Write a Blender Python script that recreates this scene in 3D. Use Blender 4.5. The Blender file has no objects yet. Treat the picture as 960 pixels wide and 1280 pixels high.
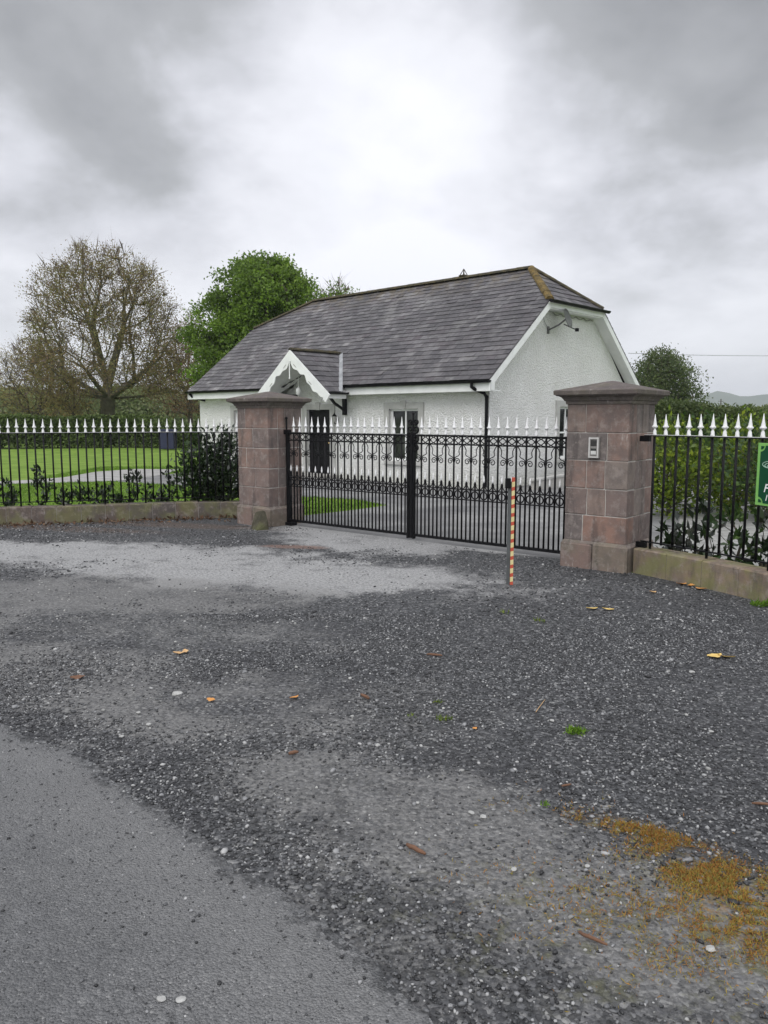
import bpy, math, random
import numpy as np
from mathutils import Vector, Matrix
R = math.radians
random.seed(7)
rng = np.random.default_rng(11)
S = bpy.context.scene
COL = S.collection

# ------------------------------------------------------------------ camera geometry
F, HC = 970.0, 1.65
PITCH = math.atan(118 / 970.0)
_c, _s = math.cos(PITCH), math.sin(PITCH)
def G(x, y, z=0.0):
    """ground point seen at a photo pixel (used for measuring the place)"""
    a = (x - 480) / F; b = (y - 640) / F
    r = (a, _c - b * _s, -_s - b * _c)
    t = (z - HC) / r[2]
    return (r[0] * t, r[1] * t)
def G3(x, y, z=0.0):
    g = G(x, y, z); return Vector((g[0], g[1], z))

# ------------------------------------------------------------------ object helpers
def tag(o, label=None, cat=None, group=None, kind=None):
    if label: o['label'] = label
    if cat: o['category'] = cat
    if group: o['group'] = group
    if kind: o['kind'] = kind
    return o
def empty(name, loc, rz=0.0, label=None, cat=None, group=None):
    o = bpy.data.objects.new(name, None); COL.objects.link(o)
    o.location = loc; o.rotation_euler = (0, 0, rz); o.empty_display_size = 0.1
    return tag(o, label, cat, group)
def link(name, me, parent=None, loc=None, rot=None):
    o = bpy.data.objects.new(name, me); COL.objects.link(o)
    if parent is not None: o.parent = parent
    if loc is not None: o.location = loc
    if rot is not None: o.rotation_euler = rot
    return o
def copy_tree(o, parent=None):
    c = o.copy(); COL.objects.link(c)
    if parent is not None: c.parent = parent
    for ch in list(o.children): copy_tree(ch, c)
    return c

class MB:
    def __init__(s): s.v = []; s.f = []; s.m = []; s.mi = 0
    def add(s, vs, fs):
        b = len(s.v); s.v.extend([tuple(p) for p in vs])
        for f in fs: s.f.append(tuple(i + b for i in f)); s.m.append(s.mi)
        return s
    def box(s, x0, x1, y0, y1, z0, z1, ch=0.0, M=None, jit=0.0):
        if ch <= 0:
            vs = [(x, y, z) for x in (x0, x1) for y in (y0, y1) for z in (z0, z1)]
            fs = [(0,1,3,2),(4,6,7,5),(0,4,5,1),(2,3,7,6),(0,2,6,4),(1,5,7,3)]
        else:
            X = (x0, x1); Y = (y0, y1); Z = (z0, z1); vs = []; idx = {}
            for i in (0,1):
                for j in (0,1):
                    for k in (0,1):
                        sx = ch if i == 0 else -ch; sy = ch if j == 0 else -ch; sz = ch if k == 0 else -ch
                        idx[i,j,k,0] = len(vs); vs.append((X[i], Y[j]+sy, Z[k]+sz))
                        idx[i,j,k,1] = len(vs); vs.append((X[i]+sx, Y[j], Z[k]+sz))
                        idx[i,j,k,2] = len(vs); vs.append((X[i]+sx, Y[j]+sy, Z[k]))
            fs = []
            for i in (0,1): fs.append((idx[i,0,0,0], idx[i,1,0,0], idx[i,1,1,0], idx[i,0,1,0]))
            for j in (0,1): fs.append((idx[0,j,0,1], idx[1,j,0,1], idx[1,j,1,1], idx[0,j,1,1]))
            for k in (0,1): fs.append((idx[0,0,k,2], idx[1,0,k,2], idx[1,1,k,2], idx[0,1,k,2]))
            for j in (0,1):
                for k in (0,1): fs.append((idx[0,j,k,1], idx[1,j,k,1], idx[1,j,k,2], idx[0,j,k,2]))
            for i in (0,1):
                for k in (0,1): fs.append((idx[i,0,k,0], idx[i,1,k,0], idx[i,1,k,2], idx[i,0,k,2]))
            for i in (0,1):
                for j in (0,1): fs.append((idx[i,j,0,0], idx[i,j,1,0], idx[i,j,1,1], idx[i,j,0,1]))
            for i in (0,1):
                for j in (0,1):
                    for k in (0,1): fs.append((idx[i,j,k,0], idx[i,j,k,1], idx[i,j,k,2]))
        if M is not None: vs = [M @ Vector(p) for p in vs]
        if jit: vs = [(p[0]+random.uniform(-jit,jit), p[1]+random.uniform(-jit,jit), p[2]+random.uniform(-jit,jit)) for p in vs]
        return s.add(vs, fs)
    def tube(s, pts, rad, n=6, cap=True):
        pts = [Vector(p) for p in pts]; m = len(pts)
        if not hasattr(rad, '__len__'): rad = [rad] * m
        vs = []; prev = None
        for i, p in enumerate(pts):
            t = (pts[min(i+1, m-1)] - pts[max(i-1, 0)])
            if t.length < 1e-9: t = Vector((0,0,1))
            t.normalize()
            if prev is None:
                a = Vector((1,0,0)) if abs(t.x) < .8 else Vector((0,1,0))
            else: a = prev
            a = (a - t * a.dot(t)); a.normalize(); prev = a
            b = t.cross(a)
            for k in range(n):
                th = 2 * math.pi * (k + .5) / n
                vs.append(p + (a * math.cos(th) + b * math.sin(th)) * rad[i])
        fs = []
        for i in range(m-1):
            for k in range(n):
                k2 = (k+1) % n
                fs.append((i*n+k, i*n+k2, (i+1)*n+k2, (i+1)*n+k))
        if cap:
            fs.append(tuple(range(n))[::-1]); fs.append(tuple((m-1)*n + k for k in range(n)))
        return s.add(vs, fs)
    def lathe(s, prof, n=12, c=(0,0,0), rot0=0.0, sq=False):
        """prof: (r, z); n=4 gives a square section"""
        vs = []; k0 = math.sqrt(2) if n == 4 else 1
        for r, z in prof:
            for k in range(n):
                th = rot0 + 2*math.pi*(k+.5)/n
                vs.append((c[0]+k0*r*math.cos(th), c[1]+k0*r*math.sin(th), c[2]+z))
        fs = []
        for i in range(len(prof)-1):
            for k in range(n):
                k2 = (k+1) % n
                fs.append((i*n+k, i*n+k2, (i+1)*n+k2, (i+1)*n+k))
        fs.append(tuple(range(n))[::-1]); fs.append(tuple((len(prof)-1)*n+k for k in range(n)))
        return s.add(vs, fs)
    def prism(s, poly, d0, d1, axis='y'):
        """poly in (a,z); extruded along axis between d0 and d1"""
        n = len(poly)
        mk = (lambda a, z, d: (a, d, z)) if axis == 'y' else ((lambda a, z, d: (d, a, z)) if axis == 'x' else (lambda a, z, d: (a, z, d)))
        vs = [mk(a, z, d0) for a, z in poly] + [mk(a, z, d1) for a, z in poly]
        fs = [tuple(range(n)), tuple(range(n, 2*n))[::-1]]
        for i in range(n):
            j = (i+1) % n; fs.append((i, j, j+n, i+n))
        return s.add(vs, fs)
    def mesh(s, name, mats, smooth=False):
        me = bpy.data.meshes.new(name); me.from_pydata(s.v, [], s.f)
        for m in (mats if isinstance(mats, (list, tuple)) else [mats]): me.materials.append(m)
        if isinstance(mats, (list, tuple)): me.polygons.foreach_set('material_index', s.m)
        import bmesh
        bm = bmesh.new(); bm.from_mesh(me); bmesh.ops.recalc_face_normals(bm, faces=bm.faces); bm.to_mesh(me); bm.free()
        if smooth: me.polygons.foreach_set('use_smooth', [True]*len(me.polygons))
        me.update(); return me
    def build(s, name, mats, parent=None, smooth=False, loc=None, rot=None):
        return link(name, s.mesh(name, mats, smooth), parent, loc, rot)

def np_mesh(name, V, Fc, mat, smooth=False):
    """V (n,3), Fc (m,k) constant face size"""
    me = bpy.data.meshes.new(name)
    m, k = Fc.shape
    me.vertices.add(len(V)); me.vertices.foreach_set('co', V.astype(np.float32).ravel())
    me.loops.add(m*k); me.loops.foreach_set('vertex_index', Fc.astype(np.int32).ravel())
    me.polygons.add(m); me.polygons.foreach_set('loop_start', np.arange(0, m*k, k, dtype=np.int32))
    me.polygons.foreach_set('loop_total', np.full(m, k, dtype=np.int32))
    if smooth: me.polygons.foreach_set('use_smooth', np.ones(m, dtype=bool))
    me.materials.append(mat); me.update(calc_edges=True); me.validate()
    return me

# ------------------------------------------------------------------ materials
class NT:
    def __init__(s, name):
        s.mat = bpy.data.materials.new(name); s.mat.use_nodes = True
        s.t = s.mat.node_tree; s.t.nodes.clear()
        s.out = s.t.nodes.new('ShaderNodeOutputMaterial')
        s.p = s.n('ShaderNodeBsdfPrincipled'); s.l(s.p.outputs[0], s.out.inputs[0])
        s.tc = s.n('ShaderNodeTexCoord'); s.co = s.tc.outputs['Object']
    def n(s, t, **k):
        x = s.t.nodes.new(t)
        for a, b in k.items(): setattr(x, a, b)
        return x
    def l(s, a, b): s.t.links.new(a, b)
    def setv(s, sock, v):
        if hasattr(v, 'links') or hasattr(v, 'is_linked'): s.l(v, sock)
        elif isinstance(v, (tuple, list)) and len(v) == 3 and sock.type == 'RGBA': sock.default_value = (*v, 1)
        else: sock.default_value = v
    def noise(s, scale, detail=4, rough=.55, co=None, dist=0):
        x = s.n('ShaderNodeTexNoise'); s.l(co or s.co, x.inputs['Vector'])
        x.inputs['Scale'].default_value = scale; x.inputs['Detail'].default_value = detail
        x.inputs['Roughness'].default_value = rough; x.inputs['Distortion'].default_value = dist
        return x.outputs['Fac']
    def vor(s, scale, co=None, feature='F1', out='Distance'):
        x = s.n('ShaderNodeTexVoronoi', feature=feature); s.l(co or s.co, x.inputs['Vector'])
        x.inputs['Scale'].default_value = scale
        return x.outputs[out]
    def ramp(s, fac, stops):
        x = s.n('ShaderNodeValToRGB'); s.l(fac, x.inputs[0])
        e = x.color_ramp.elements
        while len(e) > 1: e.remove(e[-1])
        e[0].position = stops[0][0]; c = stops[0][1]; e[0].color = (*c, 1) if hasattr(c, '__len__') else (c, c, c, 1)
        for p, c in stops[1:]:
            q = e.new(p); q.color = (*c, 1) if hasattr(c, '__len__') else (c, c, c, 1)
        return x.outputs[0]
    def mix(s, fac, a, b, mode='MIX'):
        x = s.n('ShaderNodeMix', data_type='RGBA', blend_type=mode)
        s.setv(x.inputs[0], fac); s.setv(x.inputs[6], a); s.setv(x.inputs[7], b)
        return x.outputs[2]
    def math(s, op, a, b=0.0, clamp=False):
        x = s.n('ShaderNodeMath', operation=op); x.use_clamp = clamp
        s.setv(x.inputs[0], a); s.setv(x.inputs[1], b); return x.outputs[0]
    def maprange(s, v, a, b, c=0.0, d=1.0):
        x = s.n('ShaderNodeMapRange', interpolation_type='SMOOTHSTEP'); s.l(v, x.inputs[0])
        for i, q in enumerate((a, b, c, d)): x.inputs[i+1].default_value = q
        return x.outputs[0]
    def bump(s, h, strength=.5, dist=.01, normal=None):
        x = s.n('ShaderNodeBump'); s.l(h, x.inputs['Height'])
        x.inputs['Strength'].default_value = strength; x.inputs['Distance'].default_value = dist
        if normal: s.l(normal, x.inputs['Normal'])
        return x.outputs[0]
    def island(s):
        return s.n('ShaderNodeNewGeometry').outputs['Random Per Island']
    def objrand(s): return s.n('ShaderNodeObjectInfo').outputs['Random']
    def sepz(s, co=None):
        x = s.n('ShaderNodeSeparateXYZ'); s.l(co or s.co, x.inputs[0]); return x.outputs
    def scaled(s, v):
        x = s.n('ShaderNodeMapping'); s.l(s.co, x.inputs[0]); x.inputs['Scale'].default_value = v; return x.outputs[0]
    def fin(s, color, rough=.8, normal=None, spec=.5, metal=0.0):
        s.setv(s.p.inputs['Base Color'], color); s.setv(s.p.inputs['Roughness'], rough)
        s.p.inputs['Specular IOR Level'].default_value = spec; s.p.inputs['Metallic'].default_value = metal
        if normal: s.l(normal, s.p.inputs['Normal'])
        return s.mat

def simple(name, c1, c2, scale=5, rough=.8, bs=.2, bd=.005, bscale=60, spec=.5):
    t = NT(name); f = t.ramp(t.noise(scale, 5), [(.3, c1), (.7, c2)])
    return t.fin(f, rough, t.bump(t.noise(bscale, 4), bs, bd), spec)

def leafmat(name, stops, rough=.5, spec=.4, trans=.35):
    t = NT(name); c = t.ramp(t.island(), stops)
    c2 = t.mix(t.maprange(t.noise(.7, 2), .35, .65, 0, .55), c, (stops[0][1][0]*.8, stops[0][1][1]*.8, stops[0][1][2]*.8))
    t.fin(c2, rough, None, spec)
    tr = t.n('ShaderNodeBsdfTranslucent'); t.l(c2, tr.inputs[0])
    mx = t.n('ShaderNodeMixShader'); mx.inputs[0].default_value = trans
    t.l(t.p.outputs[0], mx.inputs[1]); t.l(tr.outputs[0], mx.inputs[2]); t.l(mx.outputs[0], t.out.inputs[0])
    return t.mat

M = {}
M['iron'] = simple('black_iron', (.004,.004,.005), (.009,.009,.010), 30, .5, .15, .001, 200, .14)
M['white_iron'] = simple('white_paint', (.66,.66,.66), (.82,.82,.82), 14, .5, .2, .001, 150)
M['white_trim'] = simple('white_trim', (.70,.71,.70), (.82,.83,.82), 3, .5, .1, .002, 40)
M['black_timber'] = simple('black_timber', (.006,.006,.008), (.014,.014,.016), 8, .6, .2, .003, 60, .25)
M['black_plastic'] = simple('black_plastic', (.005,.005,.006), (.009,.009,.010), 8, .38, .05, .001, 60, .12)
M['lead'] = simple('lead_flashing', (.22,.23,.24), (.34,.35,.36), 6, .5, .2, .003, 30)
M['concrete'] = simple('concrete', (.30,.29,.27), (.42,.41,.38), 3, .9, .4, .006, 60)
M['surround'] = simple('grey_stone_surround', (.34,.34,.32), (.46,.46,.44), 5, .85, .3, .004, 70)
M['terracotta'] = simple('terracotta', (.42,.13,.05), (.52,.18,.08), 8, .8, .2, .003, 60)
M['navy'] = simple('navy_plastic', (.010,.013,.045), (.016,.020,.06), 5, .5, .1, .002, 30)
M['bark'] = simple('bark', (.045,.038,.028), (.10,.085,.06), 6, .95, .8, .03, 18)
M['bark_green'] = simple('bark_green', (.060,.055,.035), (.12,.115,.07), 4, .95, .8, .03, 14)
M['twigmat'] = simple('twig_bark', (.09,.068,.05), (.17,.13,.10), 3, .95, .2, .005, 40)
M['stem'] = simple('green_stem', (.03,.05,.015), (.07,.08,.03), 6, .8, .2, .004, 40)

def mk_render():
    t = NT('roughcast_white'); z = t.sepz()[2]
    n1 = t.noise(60, 3, .6); v = t.vor(27)
    h = t.math('ADD', t.math('MULTIPLY', n1, .7), t.math('MULTIPLY', v, -.9))
    base = t.ramp(t.noise(1.3, 5, .65), [(.25, (.73,.73,.705)), (.6, (.82,.82,.805)), (.8, (.86,.86,.85))])
    st = t.maprange(t.noise(2.2, 5, .6, t.scaled((3.5, 3.5, .45))), .56, .75, 0, .30)
    c = t.mix(st, base, (.50,.50,.45))
    pits = t.maprange(t.math('ADD', v, t.math('MULTIPLY', t.noise(6, 3), .25)), .40, .70, 0, .24); c = t.mix(pits, c, (.45,.45,.42))
    low = t.math('MULTIPLY', t.maprange(t.math('ADD', z, t.math('MULTIPLY', t.noise(3, 4), .5)), .85, .15, 0, 1), .5)
    c = t.mix(low, c, (.40,.41,.33))
    return t.fin(c, .92, t.bump(h, 1.0, .030), .2)
M['render'] = mk_render()

def mk_slate(name='slate', moss=.0):
    t = NT(name); isl = t.island()
    c = t.ramp(isl, [(0,(.050,.046,.052)),(.22,(.10,.093,.100)),(.45,(.135,.127,.133)),(.68,(.20,.192,.196)),(.86,(.08,.064,.072)),(1,(.28,.272,.27))])
    big = t.noise(.8, 6, .75)
    c = t.mix(t.maprange(big, .38, .60, 0, .78), c, (.050,.047,.050))
    dk = t.maprange(t.noise(5.0, 6, .8), .42, .62, 0, .42); c = t.mix(dk, c, (.045,.042,.044))
    xg = t.maprange(t.math('ADD', t.sepz()[0], t.math('MULTIPLY', t.noise(.5, 4), 4)), -5.5, 1.5, 0, .34); c = t.mix(xg, c, (.035,.032,.036))
    x = t.sepz()[0]
    lich = t.maprange(t.noise(1.1, 6, .7), .56, .72, 0, .6); c = t.mix(lich, c, (.20,.195,.19))
    spots = t.maprange(t.noise(26, 3, .6), .64, .74, 0, .35); c = t.mix(spots, c, (.30,.30,.27))
    zz = t.sepz()[2]
    ms = t.math('MULTIPLY', t.maprange(zz, 4.9, 5.5), t.maprange(t.noise(3.5, 4), .42, .6, 0, .55)); c = t.mix(ms, c, (.11,.085,.045))
    return t.fin(c, t.ramp(t.noise(9, 3), [(.3, .42), (.7, .68)]), t.bump(t.noise(35, 4), .35, .004), .5)
M['slate'] = mk_slate()
def mk_ridge(name, c1, c2, c3):
    t = NT(name); c = t.ramp(t.noise(7, 5, .7), [(.3, c1), (.52, c2), (.7, c3)])
    return t.fin(c, .95, t.bump(t.noise(28, 5), .9, .02), .2)
M['ridge'] = mk_ridge('ridge_tile_mossy', (.035,.033,.03), (.07,.062,.04), (.13,.10,.05))
M['hip_moss'] = mk_ridge('hip_tile_mossy', (.05,.045,.03), (.14,.10,.04), (.25,.17,.06))

def mk_sandstone(name, greenish=0.0, pal=None):
    t = NT(name); isl = t.island()
    pal = pal or [(0,(.20,.14,.12)),(.2,(.175,.145,.135)),(.4,(.25,.165,.135)),(.6,(.155,.135,.128)),(.8,(.23,.19,.165)),(1,(.26,.155,.12))]
    c = t.ramp(isl, pal)
    c = t.mix(t.maprange(t.noise(5, 6, .65), .35, .7, 0, .7), c, (.115,.10,.095))
    streak = t.maprange(t.noise(3.0, 5, .6, t.scaled((3.2, 3.2, .5))), .52, .68, 0, .6)
    c = t.mix(streak, c, (.075,.065,.062))
    c = t.mix(t.maprange(t.noise(9, 6, .75), .48, .66, 0, .55), c, (.30,.26,.235))
    soot = t.math('MULTIPLY', t.maprange(t.math('ADD', t.sepz()[2], t.math('MULTIPLY', t.noise(4, 4), .5)), 1.75, 2.2, 0, 1), .45)
    c = t.mix(soot, c, (.07,.06,.058))
    ws = t.maprange(t.noise(3.4, 5, .7, t.scaled((5, 5, .9))), .60, .72, 0, .6); c = t.mix(ws, c, (.46,.43,.40))
    if greenish:
        c = t.mix(t.maprange(t.noise(3.2, 5, .6), .42, .62, 0, greenish), c, (.17,.18,.06))
    h = t.math('ADD', t.noise(22, 6, .7), t.math('MULTIPLY', t.noise(110, 3), .4))
    return t.fin(c, .93, t.bump(h, .6, .008), .25)
M['sandstone'] = mk_sandstone('sandstone_blocks')
M['sandbase'] = mk_sandstone('sandstone_base', .12, [(0,(.19,.13,.11)),(.5,(.21,.155,.135)),(1,(.18,.15,.13))])
M['capstone'] = mk_sandstone('sandstone_cap', .1, [(0,(.12,.10,.095)),(1,(.15,.125,.115))])
M['kerbstone'] = mk_sandstone('sandstone_low_wall', .6, [(0,(.27,.12,.08)),(.3,(.23,.17,.12)),(.6,(.20,.15,.11)),(1,(.27,.21,.15))])
M['kerbstone_grey'] = mk_sandstone('weathered_low_wall', .45, [(0,(.10,.08,.066)),(.5,(.12,.092,.075)),(1,(.085,.075,.065))])
M['mortar'] = simple('mortar', (.34,.32,.29), (.50,.48,.45), 12, .95, .5, .004, 90)

def mk_glass():
    t = NT('window_glass_dark')
    c = t.ramp(t.noise(2.6, 3), [(.35,(.010,.011,.012)),(.6,(.035,.037,.038)),(.8,(.10,.10,.10))])
    return t.fin(c, .05, t.bump(t.noise(1.5, 1), .05, .01), .35)
M['glass'] = mk_glass()

# foliage
M['lf_beech'] = leafmat('beech_leaf', [(0,(.22,.14,.07)),(.35,(.24,.21,.08)),(.7,(.22,.25,.08)),(1,(.20,.13,.07))], .7, .2, .3)
M['lf_green'] = leafmat('broad_leaf_green', [(0,(.075,.13,.018)),(.4,(.14,.235,.026)),(.75,(.20,.32,.04)),(1,(.28,.41,.06))], .5, .35, .45)
M['lf_olive'] = leafmat('olive_leaf', [(0,(.06,.09,.03)),(.5,(.10,.14,.045)),(1,(.16,.19,.07))], .6, .3, .35)
M['lf_rust'] = leafmat('rusty_leaf', [(0,(.22,.12,.07)),(.5,(.28,.18,.09)),(1,(.25,.20,.10))], .7, .2, .3)
M['lf_yellow'] = leafmat('willow_leaf', [(0,(.24,.21,.08)),(.5,(.33,.29,.10)),(1,(.28,.19,.09))], .7, .2, .35)
M['lf_hedge'] = leafmat('hedge_leaf', [(0,(.06,.09,.025)),(.5,(.11,.16,.04)),(1,(.16,.22,.06))], .6, .3, .25)
M['lf_wood'] = leafmat('woodland_leaf', [(0,(.20,.25,.12)),(.5,(.27,.33,.15)),(1,(.36,.37,.21))], .7, .2, .45)
M['lf_laurel'] = leafmat('laurel_leaf', [(0,(.006,.012,.005)),(.5,(.014,.028,.009)),(.8,(.022,.05,.012)),(1,(.05,.10,.02))], .28, .6, .15)
M['lf_lime'] = leafmat('lime_green_leaf', [(0,(.05,.09,.012)),(.45,(.14,.22,.02)),(1,(.34,.42,.04))], .45, .4, .4)
M['lf_mid'] = leafmat('mid_green_leaf', [(0,(.02,.045,.012)),(.5,(.045,.095,.02)),(1,(.10,.17,.035))], .5, .4, .3)
M['lf_grey'] = leafmat('dull_leaf', [(0,(.02,.022,.020)),(.5,(.05,.055,.045)),(1,(.12,.13,.09))], .45, .5, .15)
M['lf_dead'] = leafmat('dead_leaf', [(0,(.09,.05,.03)),(.5,(.15,.085,.05)),(1,(.24,.17,.11))], .8, .2, .1)
M['blade'] = leafmat('grass_blade', [(0,(.09,.19,.018)),(.5,(.16,.30,.028)),(1,(.23,.37,.05))], .6, .3, .4)
M['moss_o'] = leafmat('orange_moss', [(0,(.30,.12,.045)),(.35,(.40,.22,.06)),(.6,(.36,.28,.065)),(1,(.22,.24,.07))], .9, .1, .2)

# ground materials --------------------------------------------------------------
def blob(t, cx, cy, rx, ry, ang=0.0, soft=.6, wob=.55, nscale=1.1):
    m = t.n('ShaderNodeMapping', vector_type='POINT'); t.l(t.co, m.inputs[0])
    # rotate about the blob centre: shift first
    sh = t.n('ShaderNodeVectorMath', operation='SUBTRACT'); t.l(t.co, sh.inputs[0]); sh.inputs[1].default_value = (cx, cy, 0)
    t.l(sh.outputs[0], m.inputs[0]); m.inputs['Rotation'].default_value = (0, 0, -ang); 
    sc = t.n('ShaderNodeVectorMath', operation='MULTIPLY'); t.l(m.outputs[0], sc.inputs[0]); sc.inputs[1].default_value = (1/rx, 1/ry, 0)
    ln = t.n('ShaderNodeVectorMath', operation='LENGTH'); t.l(sc.outputs[0], ln.inputs[0])
    d = t.math('ADD', ln.outputs['Value'], t.math('MULTIPLY', t.math('SUBTRACT', t.noise(nscale, 8, .78), .5), wob*3.0))
    return t.maprange(d, 1.0 + soft*.5, 1.0 - soft*.5)
def vmax(t, lst):
    r = lst[0]
    for x in lst[1:]: r = t.math('MAXIMUM', r, x)
    return r

def mk_gravel():
    t = NT('dark_gravel')
    cell = t.n('ShaderNodeTexVoronoi'); t.l(t.co, cell.inputs['Vector']); cell.inputs['Scale'].default_value = 62
    sep = t.n('ShaderNodeSeparateColor'); t.l(cell.outputs['Color'], sep.inputs[0])
    g = t.ramp(sep.outputs[0], [(0,(.016,.017,.018)),(.35,(.036,.038,.040)),(.62,(.064,.067,.070)),(.84,(.12,.123,.127)),(.95,(.21,.21,.21)),(1,(.32,.32,.31))])
    cell2 = t.n('ShaderNodeTexVoronoi'); t.l(t.co, cell2.inputs['Vector']); cell2.inputs['Scale'].default_value = 27
    sep2 = t.n('ShaderNodeSeparateColor'); t.l(cell2.outputs['Color'], sep2.inputs[0])
    g = t.mix(t.math('MULTIPLY', t.maprange(sep2.outputs[1], .55, .95), .35), g, (.085,.085,.092))
    g = t.mix(t.maprange(t.noise(.8, 5, .65), .35, .65, 0, .45), g, t.ramp(t.noise(90, 2), [(.3,(.018,.018,.02)),(.7,(.045,.045,.05))]))
    pale = t.ramp(t.noise(55, 4, .7), [(.25,(.18,.18,.175)),(.5,(.34,.34,.335)),(.72,(.48,.48,.475))])
    pg = t.ramp(t.noise(40, 4, .7), [(.25,(.085,.085,.084)),(.5,(.17,.168,.162)),(.75,(.30,.295,.285))])
    # worn / dusty areas
    a = G(330, 715); b = G(440, 668); cc = G(60, 745); d = G(130, 690); e = G(600, 690)
    worn = vmax(t, [blob(t, a[0], a[1], 2.6, .95, -.25, .9), blob(t, b[0], b[1], 1.7, .75, -.65, .8), blob(t, d[0]-.6, d[1], 3.4, .75, -.1, .9),
                    blob(t, *G(585, 682), 1.2, .35, -.68, .7, .3), blob(t, *G(455, 676), 1.5, .8, -.68, .8)])
    worn2 = vmax(t, [blob(t, cc[0], cc[1], 2.6, .9, 0, 1.0), blob(t, *G(60, 830), 1.2, .5, -.3, 1.0), blob(t, *G(200, 905), .55, .22, -.2, .8),
                     blob(t, *G(450, 990), .9, .38, -.5, 1.0), blob(t, *G(640, 1080), .85, .42, -.5, 1.0), blob(t, *G(830, 1160), .8, .4, -.3, 1.0), blob(t, *G(100, 870), .7, .3, -.3, 1.0)])
    soft_ = vmax(t, [blob(t, *G(300, 880), 1.5, .8, -.3, 1.4), blob(t, *G(130, 780), 2.2, .9, -.2, 1.4), blob(t, *G(560, 1150), 1.1, .5, -.5, 1.4)])
    worn2 = t.math('MAXIMUM', worn2, t.math('MULTIPLY', soft_, .62))
    grain = t.maprange(t.noise(32, 4, .75), .36, .60)
    fine_ = t.math('ADD', t.math('MULTIPLY', t.math('SUBTRACT', t.noise(38, 3, .8), .5), 1.3), t.math('ADD', t.math('MULTIPLY', t.math('SUBTRACT', t.noise(5, 6, .75), .5), 1.3), t.math('MULTIPLY', t.math('SUBTRACT', t.noise(1.7, 6, .7), .5), 2.0)))
    worn = t.maprange(t.math('ADD', worn, fine_), .18, .95); worn2 = t.maprange(t.math('ADD', worn2, fine_), .25, 1.1)
    c = t.mix(t.math('MULTIPLY', worn, t.math('ADD', t.math('MULTIPLY', grain, .55), .40)), g, pale)
    c = t.mix(t.math('MULTIPLY', worn2, t.math('ADD', t.math('MULTIPLY', grain, .55), .30)), c, pg)
    red = blob(t, *G(368, 684), .42, .13, -.2, .7, .4, 4); c = t.mix(t.math('MULTIPLY', red, .5), c, (.26,.15,.11))
    orange = vmax(t, [blob(t, *G(905, 1105), .30, .16, -.5, .8, .5, 4), blob(t, *G(800, 1040), .26, .07, -.5, .8, .5, 5), blob(t, *G(955, 1150), .25, .18, 0, .8, .5, 4)])
    c = t.mix(t.math('MULTIPLY', orange, t.maprange(t.noise(26, 5, .75), .42, .62, 0, .7)), c, t.ramp(t.noise(8, 4), [(.35,(.22,.11,.03)),(.6,(.18,.16,.045))]))
    green = t.math('MULTIPLY', blob(t, *G(880, 1190), .9, .35, -.3, 1.0), t.maprange(t.noise(9, 5, .7), .5, .66, 0, .55)); c = t.mix(green, c, (.10,.10,.035))
    # brown litter under the curved wall
    for q in (G(60, 660), G(200, 656)):
        c = t.mix(t.math('MULTIPLY', blob(t, *q, 1.8, .26, -.28, .8, .5, 3), .55), c, (.10,.065,.045))
    smooth = t.math('MAXIMUM', worn, t.math('MULTIPLY', worn2, .6))
    h1 = t.math('MULTIPLY', cell.outputs['Distance'], -1.0)
    h = t.math('ADD', t.math('ADD', h1, t.math('MULTIPLY', cell2.outputs['Distance'], -.7)), t.math('MULTIPLY', t.noise(120, 3), .4))
    k = t.math('SUBTRACT', 1.0, t.math('MULTIPLY', smooth, .7)); h = t.math('MULTIPLY', h, k)
    h = t.math('ADD', h, t.math('MULTIPLY', t.noise(2.2, 4), .8))
    return t.fin(c, t.ramp(t.noise(6, 4), [(.3, .62), (.7, .9)]), t.bump(h, 1.0, .014), .45)
M['gravel'] = mk_gravel()

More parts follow.
